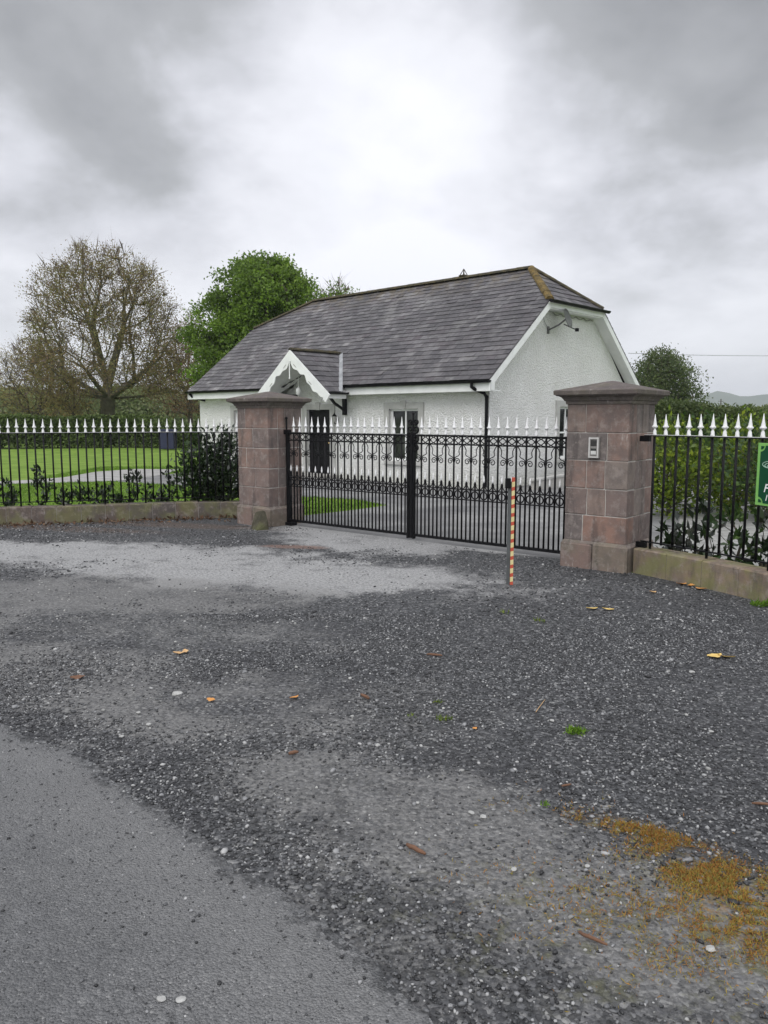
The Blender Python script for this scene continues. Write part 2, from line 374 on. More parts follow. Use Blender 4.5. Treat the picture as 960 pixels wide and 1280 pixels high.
def mk_tarmac():
    t = NT('tarmac'); at = t.n('ShaderNodeAttribute', attribute_name='edge').outputs['Fac']
    cell = t.n('ShaderNodeTexVoronoi'); t.l(t.co, cell.inputs['Vector']); cell.inputs['Scale'].default_value = 130
    sep = t.n('ShaderNodeSeparateColor'); t.l(cell.outputs['Color'], sep.inputs[0])
    g = t.ramp(sep.outputs[0], [(0,(.098,.10,.102)),(.5,(.138,.14,.142)),(.85,(.185,.187,.188)),(.98,(.23,.23,.228)),(1,(.34,.34,.33))])
    g = t.mix(t.maprange(t.noise(26, 4, .8), .50, .68, 0, .45), g, (.05,.051,.053)); g = t.mix(t.maprange(t.noise(33, 4, .8), .58, .72, 0, .4), g, (.24,.24,.24))
    g = t.mix(t.maprange(t.noise(1.1, 6, .65), .35, .7, 0, .55), g, (.082,.084,.087))
    g = t.mix(t.maprange(t.noise(3.6, 6, .75), .55, .7, 0, .5), g, (.19,.192,.195))
    edust = t.math('MULTIPLY', t.maprange(t.math('ADD', at, t.math('MULTIPLY', t.math('SUBTRACT', t.noise(3, 5, .7), .5), .9)), .75, .12), .45)
    g = t.mix(edust, g, (.21,.21,.208))
    cg = t.n('ShaderNodeTexVoronoi'); t.l(t.co, cg.inputs['Vector']); cg.inputs['Scale'].default_value = 62
    sg3 = t.n('ShaderNodeSeparateColor'); t.l(cg.outputs['Color'], sg3.inputs[0])
    gv = t.ramp(sg3.outputs[0], [(0,(.016,.017,.018)),(.35,(.036,.038,.040)),(.62,(.064,.067,.070)),(.84,(.12,.123,.127)),(1,(.26,.26,.26))])
    em = t.maprange(t.math('ADD', at, t.math('ADD', t.math('MULTIPLY', t.math('SUBTRACT', t.noise(7, 5, .75), .5), .30), t.math('MULTIPLY', t.math('SUBTRACT', t.noise(60, 2), .5), .12))), .09, -.03)
    g = t.mix(em, g, gv)
    h = t.math('ADD', t.math('MULTIPLY', cell.outputs['Distance'], -1), t.math('MULTIPLY', t.noise(45, 5, .7), 1.2))
    return t.fin(g, t.ramp(t.noise(4, 5), [(.3, .38), (.7, .65)]), t.bump(h, 1.0, .009), .5)
M['tarmac'] = mk_tarmac()

def mk_drive():
    t = NT('driveway_surface')
    c = t.ramp(t.noise(.9, 6, .7), [(.3,(.13,.13,.13)),(.5,(.22,.22,.215)),(.7,(.33,.33,.32))])
    c = t.mix(t.maprange(t.noise(60, 3, .7), .45, .7, 0, .4), c, (.09,.09,.09))
    near = t.maprange(t.noise(.6, 4), .45, .6, 0, .5); c = t.mix(near, c, (.10,.10,.105))
    return t.fin(c, .8, t.bump(t.noise(70, 4), .6, .008), .4)
M['drive'] = mk_drive()
M['path'] = simple('pale_path', (.24,.235,.225), (.36,.355,.34), 2.5, .9, .4, .006, 70)
def mk_grass():
    t = NT('grass_ground')
    c = t.ramp(t.noise(1.2, 5, .6), [(.28,(.11,.17,.025)),(.5,(.165,.265,.04)),(.72,(.25,.34,.065))])
    c = t.mix(t.maprange(t.noise(40, 3), .4, .7, 0, .35), c, (.05,.13,.012))
    return t.fin(c, .9, t.bump(t.noise(60, 4), .8, .03), .2)
M['grass'] = mk_grass()
M['soil'] = simple('pale_chippings', (.18,.18,.17), (.38,.38,.36), 6, .9, .8, .015, 45)

# ------------------------------------------------------------------ ground sheets
def sheet(name, pts, z, mat, label=None):
    mb = MB(); mb.add([(x, y, 0) for x, y in pts], [tuple(range(len(pts)))])
    me = mb.mesh(name, mat)
    if me.polygons[0].normal.z < 0: me.flip_normals()
    o = link(name, me, None, (0, 0, z)); tag(o, kind='structure'); return o

gx, gy = Vector((.774, -.633)), Vector((.633, .774))      # gate line / into the property
gx.normalize(); gy = Vector((-gx.y, gx.x))
PL = Vector((-1.778, 12.125)); PR = Vector((2.507, 8.621))
# base ground to the horizon
mb = MB(); mb.add([(-2200, -2200, 0), (2200, -2200, 0), (2200, 2200, 0), (-2200, 2200, 0)], [(0,1,2,3)])
tag(mb.build('ground', M['grass']), kind='structure')
# road edge, measured on the ground
edge = [G(-260, 800), G(-120, 852), G(0, 905), G(75, 940), G(150, 985), G(225, 1037), G(300, 1090), G(390, 1145), G(480, 1200), G(560, 1280)]
e0, e1 = Vector(edge[-2]), Vector(edge[-1])
d = (e1 - e0).normalized()
edge2 = [tuple(Vector(edge[0]) - Vector((3, -.7)) * 4)] + edge + [tuple(e1 + d * .8), tuple(e1 + d * 2), tuple(e1 + d * 8)]
fine = []
for i in range(len(edge2)-1):
    a, b = Vector(edge2[i]), Vector(edge2[i+1]); n = max(1, int((b-a).length / .05)) if (b-a).length < 4 else 20
    for k in range(n): fine.append(a + (b-a) * k / n)
fine.append(Vector(edge2[-1]))
wob = []
for i, p in enumerate(fine):
    q = p.copy()
    if 0 < i < len(fine)-1:
        t_ = (fine[i+1] - fine[i-1]).normalized(); nn = Vector((-t_.y, t_.x))
        q = p + nn * (random.uniform(-.022, .022) + .012*math.sin(i*.37) + .02*math.sin(i*.071+1))
    wob.append(tuple(q))
EDGE = wob
# road strip rows carry their distance from the edge so the tarmac can fray into the gravel
inw = Vector((-.80, -.60)); offs = [0, .06, .12, .2, .35, .6, 1.0, 1.6, 6, 22]
mb = MB(); n_ = len(wob); val = []
for o_ in offs:
    for p_ in wob: mb.v.append((p_[0]+inw.x*o_, p_[1]+inw.y*o_, 0)); val.append(o_)
for r_ in range(len(offs)-1):
    for i in range(n_-1): mb.f.append((r_*n_+i, (r_+1)*n_+i, (r_+1)*n_+i+1, r_*n_+i+1)); mb.m.append(0)
me = bpy.data.meshes.new('road'); me.from_pydata(mb.v, [], mb.f); me.materials.append(M['tarmac'])
at_ = me.attributes.new('edge', 'FLOAT', 'POINT'); at_.data.foreach_set('value', val)
if me.polygons[0].normal.z < 0: me.flip_normals()
tag(link('road', me, None, (0, 0, .010)), kind='structure')

LW = [(-2.02, 12.52), (-2.42, 12.76), (-3.2, 12.62), (-4.22, 12.30), (-5.1, 12.05), (-5.91, 11.83), (-7.0, 11.45), (-8.3, 10.9)]   # left wall front line
RW = [(2.655, 8.15), (2.80, 7.92), (2.927, 7.722), (3.139, 7.354), (3.317, 6.986), (3.424, 6.77), (3.60, 6.3), (3.72, 5.8)]
apron = [tuple(PL - gx*.0)] + LW + [(-13, 9.5), (-13, 3), (-9, -3), (9, -3), (9, 5.0), (3.9, 5.2)] + RW[::-1] + [tuple(PR)]
sheet('gravel_apron', apron, .005, M['gravel'])
# driveway beyond the gate
dv = [tuple(PL + gx*.2), tuple(PR), (3.4, 9.3), (5.2, 12.5), (8.0, 15.5), (10.0, 24.0), (6.8, 23.2), (3.0, 18.4), (-5.2, 26.0), (-6.4, 22.4), (-6.8, 20.6),
      G(137, 602), G(225, 607), G(300, 612), G(378, 621), G(450, 625), G(484, 632), G(440, 638), G(378, 645)]
sheet('driveway', dv, .004, M['drive'])
pth = [G(137, 602), (-6.8, 20.6), (-6.4, 22.4), G(225, 587), G(170, 586.5), G(120, 590), G(80, 597), G(40, 600), G(-40, 604), G(-40, 607), G(60, 604)]
sheet('path', pth, .009, M['path'])
# pale chippings behind the right railing
sheet('chippings_bed', [(2.75, 8.6), (3.3, 7.6), (3.9, 6.0), (9, 6), (14, 14), (9, 17.5), (6.0, 15.5), (4.6, 12), (3.2, 9.4)], .008, M['soil'])

# ------------------------------------------------------------------ loose gravel (stuff)
def stones(name, P, size, mat, flat=.55):
    phi = (1+5**.5)/2
    ico = np.array([(-1,phi,0),(1,phi,0),(-1,-phi,0),(1,-phi,0),(0,-1,phi),(0,1,phi),(0,-1,-phi),(0,1,-phi),(phi,0,-1),(phi,0,1),(-phi,0,-1),(-phi,0,1)])
    ico /= np.linalg.norm(ico[0])
    fc = np.array([(0,11,5),(0,5,1),(0,1,7),(0,7,10),(0,10,11),(1,5,9),(5,11,4),(11,10,2),(10,7,6),(7,1,8),(3,9,4),(3,4,2),(3,2,6),(3,6,8),(3,8,9),(4,9,5),(2,4,11),(6,2,10),(8,6,7),(9,8,1)])
    n = len(P)
    V = np.repeat(ico[None], n, 0) * (1 + rng.uniform(-.28, .28, (n, 12, 1)))
    sc = np.stack([rng.uniform(.7, 1.3, n), rng.uniform(.5, 1.0, n), rng.uniform(.35, .8, n)*flat/.55], 1) * size[:, None]
    V = V * sc[:, None, :]
    th = rng.uniform(0, 2*np.pi, n); tx = rng.normal(0, .35, n)
    y = V[:,:,1]*np.cos(tx)[:,None] - V[:,:,2]*np.sin(tx)[:,None]; z = V[:,:,1]*np.sin(tx)[:,None] + V[:,:,2]*np.cos(tx)[:,None]
    x = V[:,:,0]*np.cos(th)[:,None] - y*np.sin(th)[:,None]; y2 = V[:,:,0]*np.sin(th)[:,None] + y*np.cos(th)[:,None]
    V = np.stack([x, y2, z], 2) + P[:, None, :]
    Fc = (fc[None] + (np.arange(n)*12)[:, None, None]).reshape(-1, 3)
    return np_mesh(name, V.reshape(-1, 3), Fc, mat)
t = NT('loose_stone')
cst = t.ramp(t.island(), [(0,(.010,.010,.011)),(.3,(.028,.029,.031)),(.55,(.062,.064,.067)),(.78,(.13,.133,.137)),(.93,(.25,.252,.255)),(1,(.40,.40,.39))])
M['stone'] = t.fin(cst, .45, t.bump(t.noise(120, 3), .3, .002), .5)
t = NT('pale_stone'); cst = t.ramp(t.island(), [(0,(.16,.16,.155)),(.5,(.27,.27,.26)),(1,(.42,.42,.40))]); M['stone_pale'] = t.fin(cst, .85, None, .3)

def road_side(X, Y):
    """signed distance to the road edge, positive on the gravel side"""
    E = np.array(EDGE); best = np.full(len(X), 1e9); sgn = np.zeros(len(X))
    for i in range(0, len(E)-1):
        a, b = E[i], E[i+1]; ab = b-a; L2 = (ab**2).sum()
        if L2 < 1e-9: continue
        tt = np.clip(((X-a[0])*ab[0] + (Y-a[1])*ab[1]) / L2, 0, 1)
        dx = X-(a[0]+tt*ab[0]); dy = Y-(a[1]+tt*ab[1]); dd = np.hypot(dx, dy)
        cr = ab[0]*dy - ab[1]*dx
        m = dd < best; best[m] = dd[m]; sgn[m] = np.sign(cr[m])
    return best*sgn
def lownoise(X, Y, s, seed):
    r = np.random.default_rng(seed); o = 0
    for k in range(7):
        a = r.uniform(0, 2*np.pi); fq = s*r.uniform(.6, 1.8); o = o + np.sin((X*np.cos(a)+Y*np.sin(a))*fq + r.uniform(0, 6.3))
    return o/7**.5
def ell(X, Y, c, rx, ry, ang):
    dx, dy = X-c[0], Y-c[1]; u = dx*np.cos(ang)+dy*np.sin(ang); v = -dx*np.sin(ang)+dy*np.cos(ang)
    return np.hypot(u/rx, v/ry)
def worn_np(X, Y):
    q = np.full(len(X), 9.0)
    for c, rx, ry, a in ((G(330,715),2.6,.95,-.25),(G(440,668),1.7,.75,-.65),(G(455,676),1.6,.85,-.68),((G(130,690)[0]-.6,G(130,690)[1]),3.4,.75,-.1),(G(450,990),.9,.38,-.5),(G(640,1080),.85,.42,-.5),(G(830,1160),.8,.4,-.3),(G(60,745),2.6,.9,0),(G(150,780),1.7,.6,-.2),(G(290,880),1.0,.5,-.3)):
        q = np.minimum(q, ell(X, Y, c, rx, ry, a))
    return q + .35*lownoise(X, Y, 4, 5)
def scatter(n, y0, y1, spread=.56):
    # more stones near, as many per square metre as a real surface needs
    Y = np.sqrt(rng.uniform(y0**2, y1**2, n)); X = rng.uniform(-1, 1, n)*(Y*spread+.3)
    return X, Y
X, Y = scatter(150000, 1.75, 6.4)
sd = road_side(X, Y); w = worn_np(X, Y)
prob = np.clip(.55+.4*lownoise(X, Y, 3.2, 9), .08, 1)*np.clip((w-.55)*1.4, .10, 1)
edgeb = np.exp(-((sd-.18)/.22)**2); prob = np.maximum(prob, edgeb*.8)
keep = (rng.uniform(0, 1, len(X)) < prob) & (sd > -rng.exponential(.06, len(X)))
X, Y = X[keep], Y[keep]
sz = np.clip(rng.lognormal(math.log(.0052), .38, len(X)), .003, .017)
P = np.stack([X, Y, .006+sz*.18], 1)
o = link('loose_gravel', stones('loose_gravel', P, sz, M['stone'])); tag(o, 'dark crushed gravel covering the forecourt', 'gravel', kind='stuff')
X, Y = scatter(42000, 6.2, 12.8, .53); w = worn_np(X, Y)
prob = np.clip(.6+.4*lownoise(X, Y, 2, 3), .1, 1)*np.clip((w-.7)*1.5, .04, 1)
inside = (((X-PR.x)*gy.x+(Y-PR.y)*gy.y) < -.1) & (Y < 12.3+.27*(X+4.2)) 
inside &= ~((X > 2.3) & (Y > 8.0 - 1.75*(X-2.7)))
keep = (rng.uniform(0, 1, len(X)) < prob) & inside & (road_side(X, Y) > 0)
X, Y = X[keep], Y[keep]; sz = np.clip(rng.lognormal(math.log(.0085), .35, len(X)), .005, .02)
o = link('far_gravel', stones('far_gravel', np.stack([X, Y, .006+sz*.2], 1), sz, M['stone'])); tag(o, 'dark gravel chips nearer the gate and pillars', 'gravel', kind='stuff')
# grit strewn on the road and pale crumbs in the worn patches
X, Y = scatter(26000, 1.75, 5.5); sd = road_side(X, Y)
keep = (sd < 0) & (rng.uniform(0, 1, len(X)) < np.exp(sd*1.6)*.8 + .07); X, Y = X[keep], Y[keep]
sz = np.clip(rng.lognormal(math.log(.0032), .4, len(X)), .002, .009)
o = link('road_grit', stones('road_grit', np.stack([X, Y, .010+sz*.2], 1), sz, M['stone'])); tag(o, 'fine grit strewn over the tarmac edge', 'grit', kind='stuff')
X, Y = scatter(5200, 1.8, 9.5); sd = road_side(X, Y); w = worn_np(X, Y)
keep = (sd > 0) & (rng.uniform(0, 1, len(X)) < np.clip(1.5-w, .12, 1)*.7); X, Y = X[keep], Y[keep]
sz = np.clip(rng.lognormal(math.log(.0055), .45, len(X)), .003, .018)
o = link('pale_chips', stones('pale_chips', np.stack([X, Y, .006+sz*.2], 1), sz, M['stone_pale'])); tag(o, 'pale stone crumbs mixed into the dark gravel', 'stone chips', kind='stuff')

# ------------------------------------------------------------------ leaf clouds
def leaves(P, L, W, droop=.0, up=None, bend=0.0):
    """rhombic leaves at points P; L,W arrays -> V,F"""
    n = len(P)
    d = rng.normal(0, 1, (n, 3)); d[:, 2] -= droop
    if up is not None: d += up
    d /= np.linalg.norm(d, axis=1)[:, None]
    a = rng.normal(0, 1, (n, 3)); s = np.cross(d, a); s /= np.linalg.norm(s, axis=1)[:, None]
    L = np.broadcast_to(L, n)[:, None]; W = np.broadcast_to(W, n)[:, None]
    nn = np.cross(d, s)
    v0 = P; v1 = P + d*L*.45 + s*W*.5; v2 = P + d*L - nn*L*bend; v3 = P + d*L*.45 - s*W*.5
    V = np.stack([v0, v1, v2, v3], 1).reshape(-1, 3)
    Fc = np.arange(n*4).reshape(n, 4)
    return V, Fc
def leaf_obj(name, P, L, W, mat, parent=None, **k):
    V, Fc = leaves(P, L, W, **k); return link(name, np_mesh(name, V, Fc, mat), parent)

def grow(trunk, targets, bf=.35, start=0):
    """minimum-path branching through the target points; returns nodes, parents"""
    nodes = [np.array(p, float) for p in trunk]; par = [-1] + list(range(len(trunk)-1))
    plen = [0.0]
    for i in range(1, len(trunk)): plen.append(plen[-1] + np.linalg.norm(nodes[i]-nodes[i-1]))
    T = np.array(targets); n = len(T)
    cost = np.full(n, 1e9); who = np.zeros(n, int)
    for i in range(start, len(nodes)):
        cst = np.linalg.norm(T-nodes[i], axis=1) + bf*plen[i]
        m = cst < cost; cost[m] = cst[m]; who[m] = i
    done = np.zeros(n, bool)
    for _ in range(n):
        j = int(np.argmin(np.where(done, 1e9, cost))); done[j] = True
        pi = who[j]; par.append(pi); nodes.append(T[j]); plen.append(plen[pi] + np.linalg.norm(T[j]-nodes[pi]))
        cst = np.linalg.norm(T-T[j], axis=1) + bf*plen[-1]
        m = (cst < cost) & ~done; cost[m] = cst[m]; who[m] = len(nodes)-1
    return np.array(nodes), par
def branch_mesh(nodes, par, r_tip, r_base, power=2.3, sides=(8, 4), ntrunk=0):
    n = len(nodes); ch = [[] for _ in range(n)]
    for i in range(1, n): ch[par[i]].append(i)
    rr = np.zeros(n)
    order = []; st = [0]
    while st:
        i = st.pop(); order.append(i); st.extend(ch[i])
    for i in reversed(order):
        rr[i] = (sum(rr[c]**power for c in ch[i]))**(1/power) if ch[i] else 1.0
    # rescale log-linearly to r_tip..r_base
    mx = rr[0]; ex = math.log(r_base/r_tip)/math.log(max(mx, 1.01)); rad = r_tip*rr**ex
    mb = MB(); starts = [(0, None)]
    while starts:
        i, p = starts.pop(); chain = [i] if p is None else [p, i]
        while ch[i]:
            c = sorted(ch[i], key=lambda q: -rr[q]); 
            for q in c[1:]: starts.append((q, i))
            i = c[0]; chain.append(i)
        rs = [rad[k] for k in chain]
        if p is not None: rs[0] = min(rad[chain[0]], rad[chain[1]]*1.3)
        mb.tube([nodes[k] for k in chain], rs, sides[0] if rs[0] > r_base*.25 else sides[1], cap=False)
    tips = [i for i in range(n) if not ch[i]]
    return mb, tips, rad
def crown_pts(n, prof, z0, z1, cx=0, cy=0, shell=.5, seed=1, sy=1.0, lump=.16):
    """points in a crown with radius profile prof[(t, r)]"""
    r = np.random.default_rng(seed); t = []; pts = []
    ts = [p[0] for p in prof]; rs = [p[1] for p in prof]
    lum = [(r.uniform(0, 6.28), r.uniform(2, 5), r.uniform(3, 8)) for _ in range(5)]
    while len(pts) < n:
        u = r.uniform(0, 1); R0 = np.interp(u, ts, rs); mxr = max(rs)
        if r.uniform(0, 1) > (R0/mxr)**1.3: continue
        a = r.uniform(0, 2*np.pi)
        l = 1 + lump*sum(math.sin(k*a+ph+u*q) for ph, k, q in lum)/2.2
        q = r.uniform(0, 1)**shell
        pts.append((cx+R0*l*q*math.cos(a), cy+R0*l*q*math.sin(a)*sy, z0+(z1-z0)*u))
    return np.array(pts)

def tree(name, label, X, Y, z0, z1, prof, ntarget, bf, trunk_h, r_base, r_tip, leafmat_, nleaf, L, W, bark, cat='tree', clump=.5, shell=.5, seed=1, lump=.16, group=None, twigs=0, lean=(0,0), sides=(8,4), thin=None, hollow=0, lout=0, st0=.35):
    e = empty(name, (X, Y, 0), 0, label, cat, group)
    r = np.random.default_rng(seed)
    m = max(4, int(trunk_h/.4)); tr = [(lean[0]*k/m+.05*math.sin(k), lean[1]*k/m+.05*math.cos(k*1.3), trunk_h*k/m) for k in range(m+1)]
    T = crown_pts(ntarget, prof, z0, z1, shell=shell, seed=seed, lump=lump)
    if hollow: T = T[~((np.hypot(T[:,0], T[:,1]) < hollow) & (T[:,2] < z0+(z1-z0)*.45))]
    nodes, par = grow(tr, T, bf, start=int(m*st0))
    mb, tips, rad = branch_mesh(nodes, par, r_tip, r_base, sides=sides)
    mb.build('trunk', bark, e, smooth=True)
    tp = nodes[tips]; ctr = np.array([0, 0, z0+(z1-z0)*.3])
    if twigs:
        k = 0; V = []; Fc = []
        base = np.repeat(nodes[len(tr):][r.integers(0, len(nodes)-len(tr), twigs)] if False else tp[r.integers(0, len(tp), twigs)], 1, axis=0)
        d = base-ctr; d /= np.linalg.norm(d, axis=1)[:, None]; d = d*.9 + r.normal(0, .55, d.shape); d[:, 2] += .15
        ln = r.uniform(.25, .65, len(base))[:, None]; q = base + d*ln; s = np.cross(d, r.normal(0, 1, d.shape)); s /= np.linalg.norm(s, axis=1)[:, None]
        wd = r_tip*.75
        mid = base + d*ln*.5 + r.normal(0, .06, d.shape)
        V = np.stack([base-s*wd, base+s*wd, mid+s*wd*.8, q, mid-s*wd*.8], 1).reshape(-1, 3)
        Fc = np.arange(len(base)*5).reshape(-1, 5)
        tw = link('twig', np_mesh('twig', V, Fc, M['twigmat']), e); tag(tw, kind='stuff')
    src = nodes[len(tr):] if thin is None else tp
    b = src[r.integers(0, len(src), nleaf)]
    P = b + r.normal(0, clump, (nleaf, 3))*np.array([1, 1, .7]); P = P[P[:, 2] > .3]
    lf = leaf_obj('crown', P, r.uniform(.6, 1.3, len(P))*L, r.uniform(.7, 1.2, len(P))*W, leafmat_, e, droop=.3, up=None if not lout else (P-ctr)/np.maximum(np.linalg.norm(P-ctr, axis=1)[:, None], .1)*lout+np.array([0, 0, .5]))
    return e

D = 48.0
tree('beech_tree', 'large spreading beech with open limbs and thin brownish new leaves, behind the curved railing', (138-480)/F*D, D, 2.9, 11.7,
     [(0, 4.2), (.10, 5.0), (.3, 4.9), (.55, 4.4), (.75, 3.7), (.9, 2.7), (1, 1.2)], 1150, .62, 3.6, .44, .015, M['lf_beech'], 50000, .13, .06, M['bark_green'], clump=.33, shell=.40, seed=9, twigs=4500, lump=.12, hollow=2.4, lout=.7, st0=.8)
tree('broadleaf_tree', 'dense dark green broadleaf tree rising behind the cottage roof', (334-480)/F*42, 42, 2.6, 9.9,
     [(0, 2.4), (.15, 3.0), (.45, 3.25), (.7, 2.9), (.88, 2.0), (1, .8)], 700, .3, 3.2, .3, .02, M['lf_green'], 85000, .17, .11, M['bark'], clump=.27, shell=.30, seed=12, lump=.26)
tree('broadleaf_tree', 'thin light green treetop peeping over the cottage ridge beside the dense green tree', (428-480)/F*46, 46, 4.5, 9.2,
     [(0, 2.2), (.4, 2.7), (.75, 2.0), (1, .7)], 500, .3, 5.0, .2, .015, M['lf_green'], 11000, .16, .09, M['bark'], clump=.28, shell=.5, seed=5, lump=.3, twigs=1500)
tree('rusty_tree', 'thin rusty brown tree between the big beech and the dense green tree', (240-480)/F*60, 60, 2.0, 9.3,
     [(0, 2.4), (.3, 2.9), (.7, 2.2), (1, .7)], 900, .35, 3.0, .2, .018, M['lf_rust'], 12000, .13, .07, M['bark'], clump=.4, seed=8, twigs=1500)
tree('willow_tree', 'small pale yellowish tree left of the beech trunk behind the railing', (48-480)/F*50, 50, 1.8, 6.6,
     [(0, 2.0), (.4, 2.6), (.8, 1.8), (1, .6)], 700, .4, 1.6, .13, .014, M['lf_yellow'], 11000, .12, .05, M['bark'], clump=.4, seed=21, twigs=1200)
tree('young_tree', 'slender yellow green tree just right of the willow, before the beech trunk', (92-480)/F*46, 46, 1.2, 4.4,
     [(0, 1.0), (.5, 1.3), (1, .4)], 260, .4, 1.4, .08, .012, M['lf_yellow'], 3000, .14, .06, M['bark'], clump=.3, seed=22, twigs=400)
tree('broadleaf_tree', 'grey green rounded tree to the right of the cottage gable', (822-480)/F*55, 55, 1.2, 6.3,
     [(0, 2.0), (.3, 2.3), (.65, 2.25), (.88, 1.6), (1, .6)], 800, .3, 2.0, .2, .016, M['lf_olive'], 21000, .17, .10, M['bark'], clump=.27, seed=31, lump=.3)

# ------------------------------------------------------------------ hedges, woodland, shrubs
def band(name, label, cat, A, B, h, w, mat, n, L, W, amp=.15, top=None, kind=None, stems=0, base=0.0, s=1.3):
    """hedge or wood between ground points A and B: leafy volume with an uneven top, on stems"""
    A, B = Vector(A), Vector(B); dv_ = B-A; ln = dv_.length; dr = dv_/ln; nm = Vector((-dr.y, dr.x))
    u = rng.uniform(0, ln, n); v = rng.uniform(-1, 1, n)*w/2
    topz = h*(1 + amp*lownoise(u, v*.5, s, int(ln*10)) )
    q = rng.uniform(0, 1, n)**.55; z = base + (topz-base)*q
    v = np.where(rng.uniform(0, 1, n) < .6, np.sign(v)*w/2*(1-.25*q**3)+rng.normal(0, .08*w, n), v)
    P = np.stack([A.x+dr.x*u+nm.x*v, A.y+dr.y*u+nm.y*v, z], 1)
    e = empty(name, (A.x, A.y, 0), 0, label, cat); 
    if kind: e['kind'] = kind
    P[:, 0] -= A.x; P[:, 1] -= A.y
    f = leaf_obj('foliage', P, rng.uniform(.6, 1.4, n)*L, rng.uniform(.7, 1.2, n)*W, mat, e)
    if stems:
        mb = MB()
        for k in range(stems):
            uu = ln*(k+.5)/stems+random.uniform(-.1, .1); x, y = dr.x*uu, dr.y*uu
            mb.tube([(x, y, 0), (x+random.uniform(-.1,.1), y, h*.4), (x+random.uniform(-.3,.3), y+random.uniform(-.3,.3), h*.85)], [.05*h/2, .035*h/2, .01], 5, cap=False)
        mb.build('stem', M['bark'], e)
    return e
def gp(px, Dd): return ((px-480)/F*Dd, Dd)
band('clipped_hedge', 'clipped green hedge along the far side of the lawn, left part', 'hedge', gp(-60, 41), gp(135, 43), 1.75, 1.3, M['lf_hedge'], 26000, .16, .10, .05, stems=20)
band('rough_hedge', 'dark ragged hedge behind the lawn between beech trunk and cottage', 'hedge', gp(130, 44), gp(262, 42), 1.5, 1.4, M['lf_hedge'], 15000, .18, .11, .14, stems=14)
band('woodland', 'distant belt of mixed woodland behind the hedges on the left', 'woodland', gp(-80, 74), gp(262, 70), 3.9, 5, M['lf_wood'], 42000, .30, .2, .13, kind='stuff', stems=30, s=.45)
band('woodland', 'distant dark treeline low behind the right hand railing', 'woodland', gp(805, 90), gp(1010, 80), 3.1, 5, M['lf_wood'], 15000, .34, .2, .16, kind='stuff', stems=14, s=.5)
band('field_hedge', 'dark field hedge behind the yellow green shrubs on the right', 'hedge', gp(815, 27), gp(1010, 22), 1.76, 1.5, M['lf_olive'], 17000, .13, .07, .30, stems=14)

def shrub(name, label, X, Y, h, r, mat, n, L, W, cat='shrub', group=None, ntarget=60, seed=1, bend=.15, clump=.09, bark=None, z0f=.12, bf=.5):
    e = empty(name, (X, Y, 0), 0, label, cat, group)
    T = crown_pts(ntarget, [(0, r*.6), (.35, r), (.75, r*.8), (1, r*.3)], h*z0f, h, shell=.5, seed=seed, lump=.3)
    nodes, par = grow([(0,0,0), (0,0,h*.08), (.01,0,h*.15)], T, bf, 0)
    mb, tips, rad = branch_mesh(nodes, par, .004, .02 if h < 1 else .035, sides=(6, 4))
    mb.build('stem', bark or M['stem'], e, smooth=True)
    b = nodes[rng.integers(3, len(nodes), n)]
    up = (b-np.array([0, 0, h*.3])); up = up/np.maximum(np.linalg.norm(up, axis=1)[:, None], .01)*.9; up[:, 2] += .3
    P = b + rng.normal(0, clump, (n, 3)); P[:, 2] = np.maximum(P[:, 2], .03)
    leaf_obj('foliage', P, rng.uniform(.7, 1.2, n)*L, rng.uniform(.8, 1.2, n)*W, mat, e, up=up, bend=bend)
    return e
# big laurel against the left pillar and its neighbours
xs = (gp(285, 13.3), gp(262, 13.5), gp(243, 13.6))
shrub('laurel_shrub', 'tall dark glossy laurel against the left gate pillar', xs[0][0], 13.15, 1.40, .36, M['lf_laurel'], 1300, .11, .045, seed=2, ntarget=110, clump=.08)
shrub('laurel_shrub', 'broad dark laurel in the middle of the clump behind the railing end', xs[1][0], 13.25, 1.36, .36, M['lf_laurel'], 1200, .11, .045, seed=3, ntarget=110, clump=.08)
shrub('laurel_shrub', 'smaller laurel with brighter leaves at the outer edge of the clump by the pillar', xs[2][0]+.02, 13.25, 1.15, .24, M['lf_mid'], 420, .11, .045, seed=4, ntarget=60, clump=.08)
ordn = ['first', 'second', 'third', 'fourth', 'fifth', 'sixth', 'seventh', 'eighth', 'ninth']
for i, (px, dd, h) in enumerate(((8, 12.5, .62), (50, 12.7, .78), (78, 12.75, .55), (104, 12.85, .66), (124, 12.9, .60), (146, 13.0, .5), (168, 13.05, .82), (188, 13.1, .52), (208, 13.15, .66))):
    g_ = gp(px, dd)
    shrub('laurel_sapling', f'{ordn[i]} small dark laurel sapling from the left behind the curved railing', g_[0], g_[1], h, .16 if h < .7 else .19, M['lf_laurel'], 110 if h < .6 else 170, .10, .038, 'shrub', 'laurel saplings behind the curved railing', 16, 40+i, clump=.03)
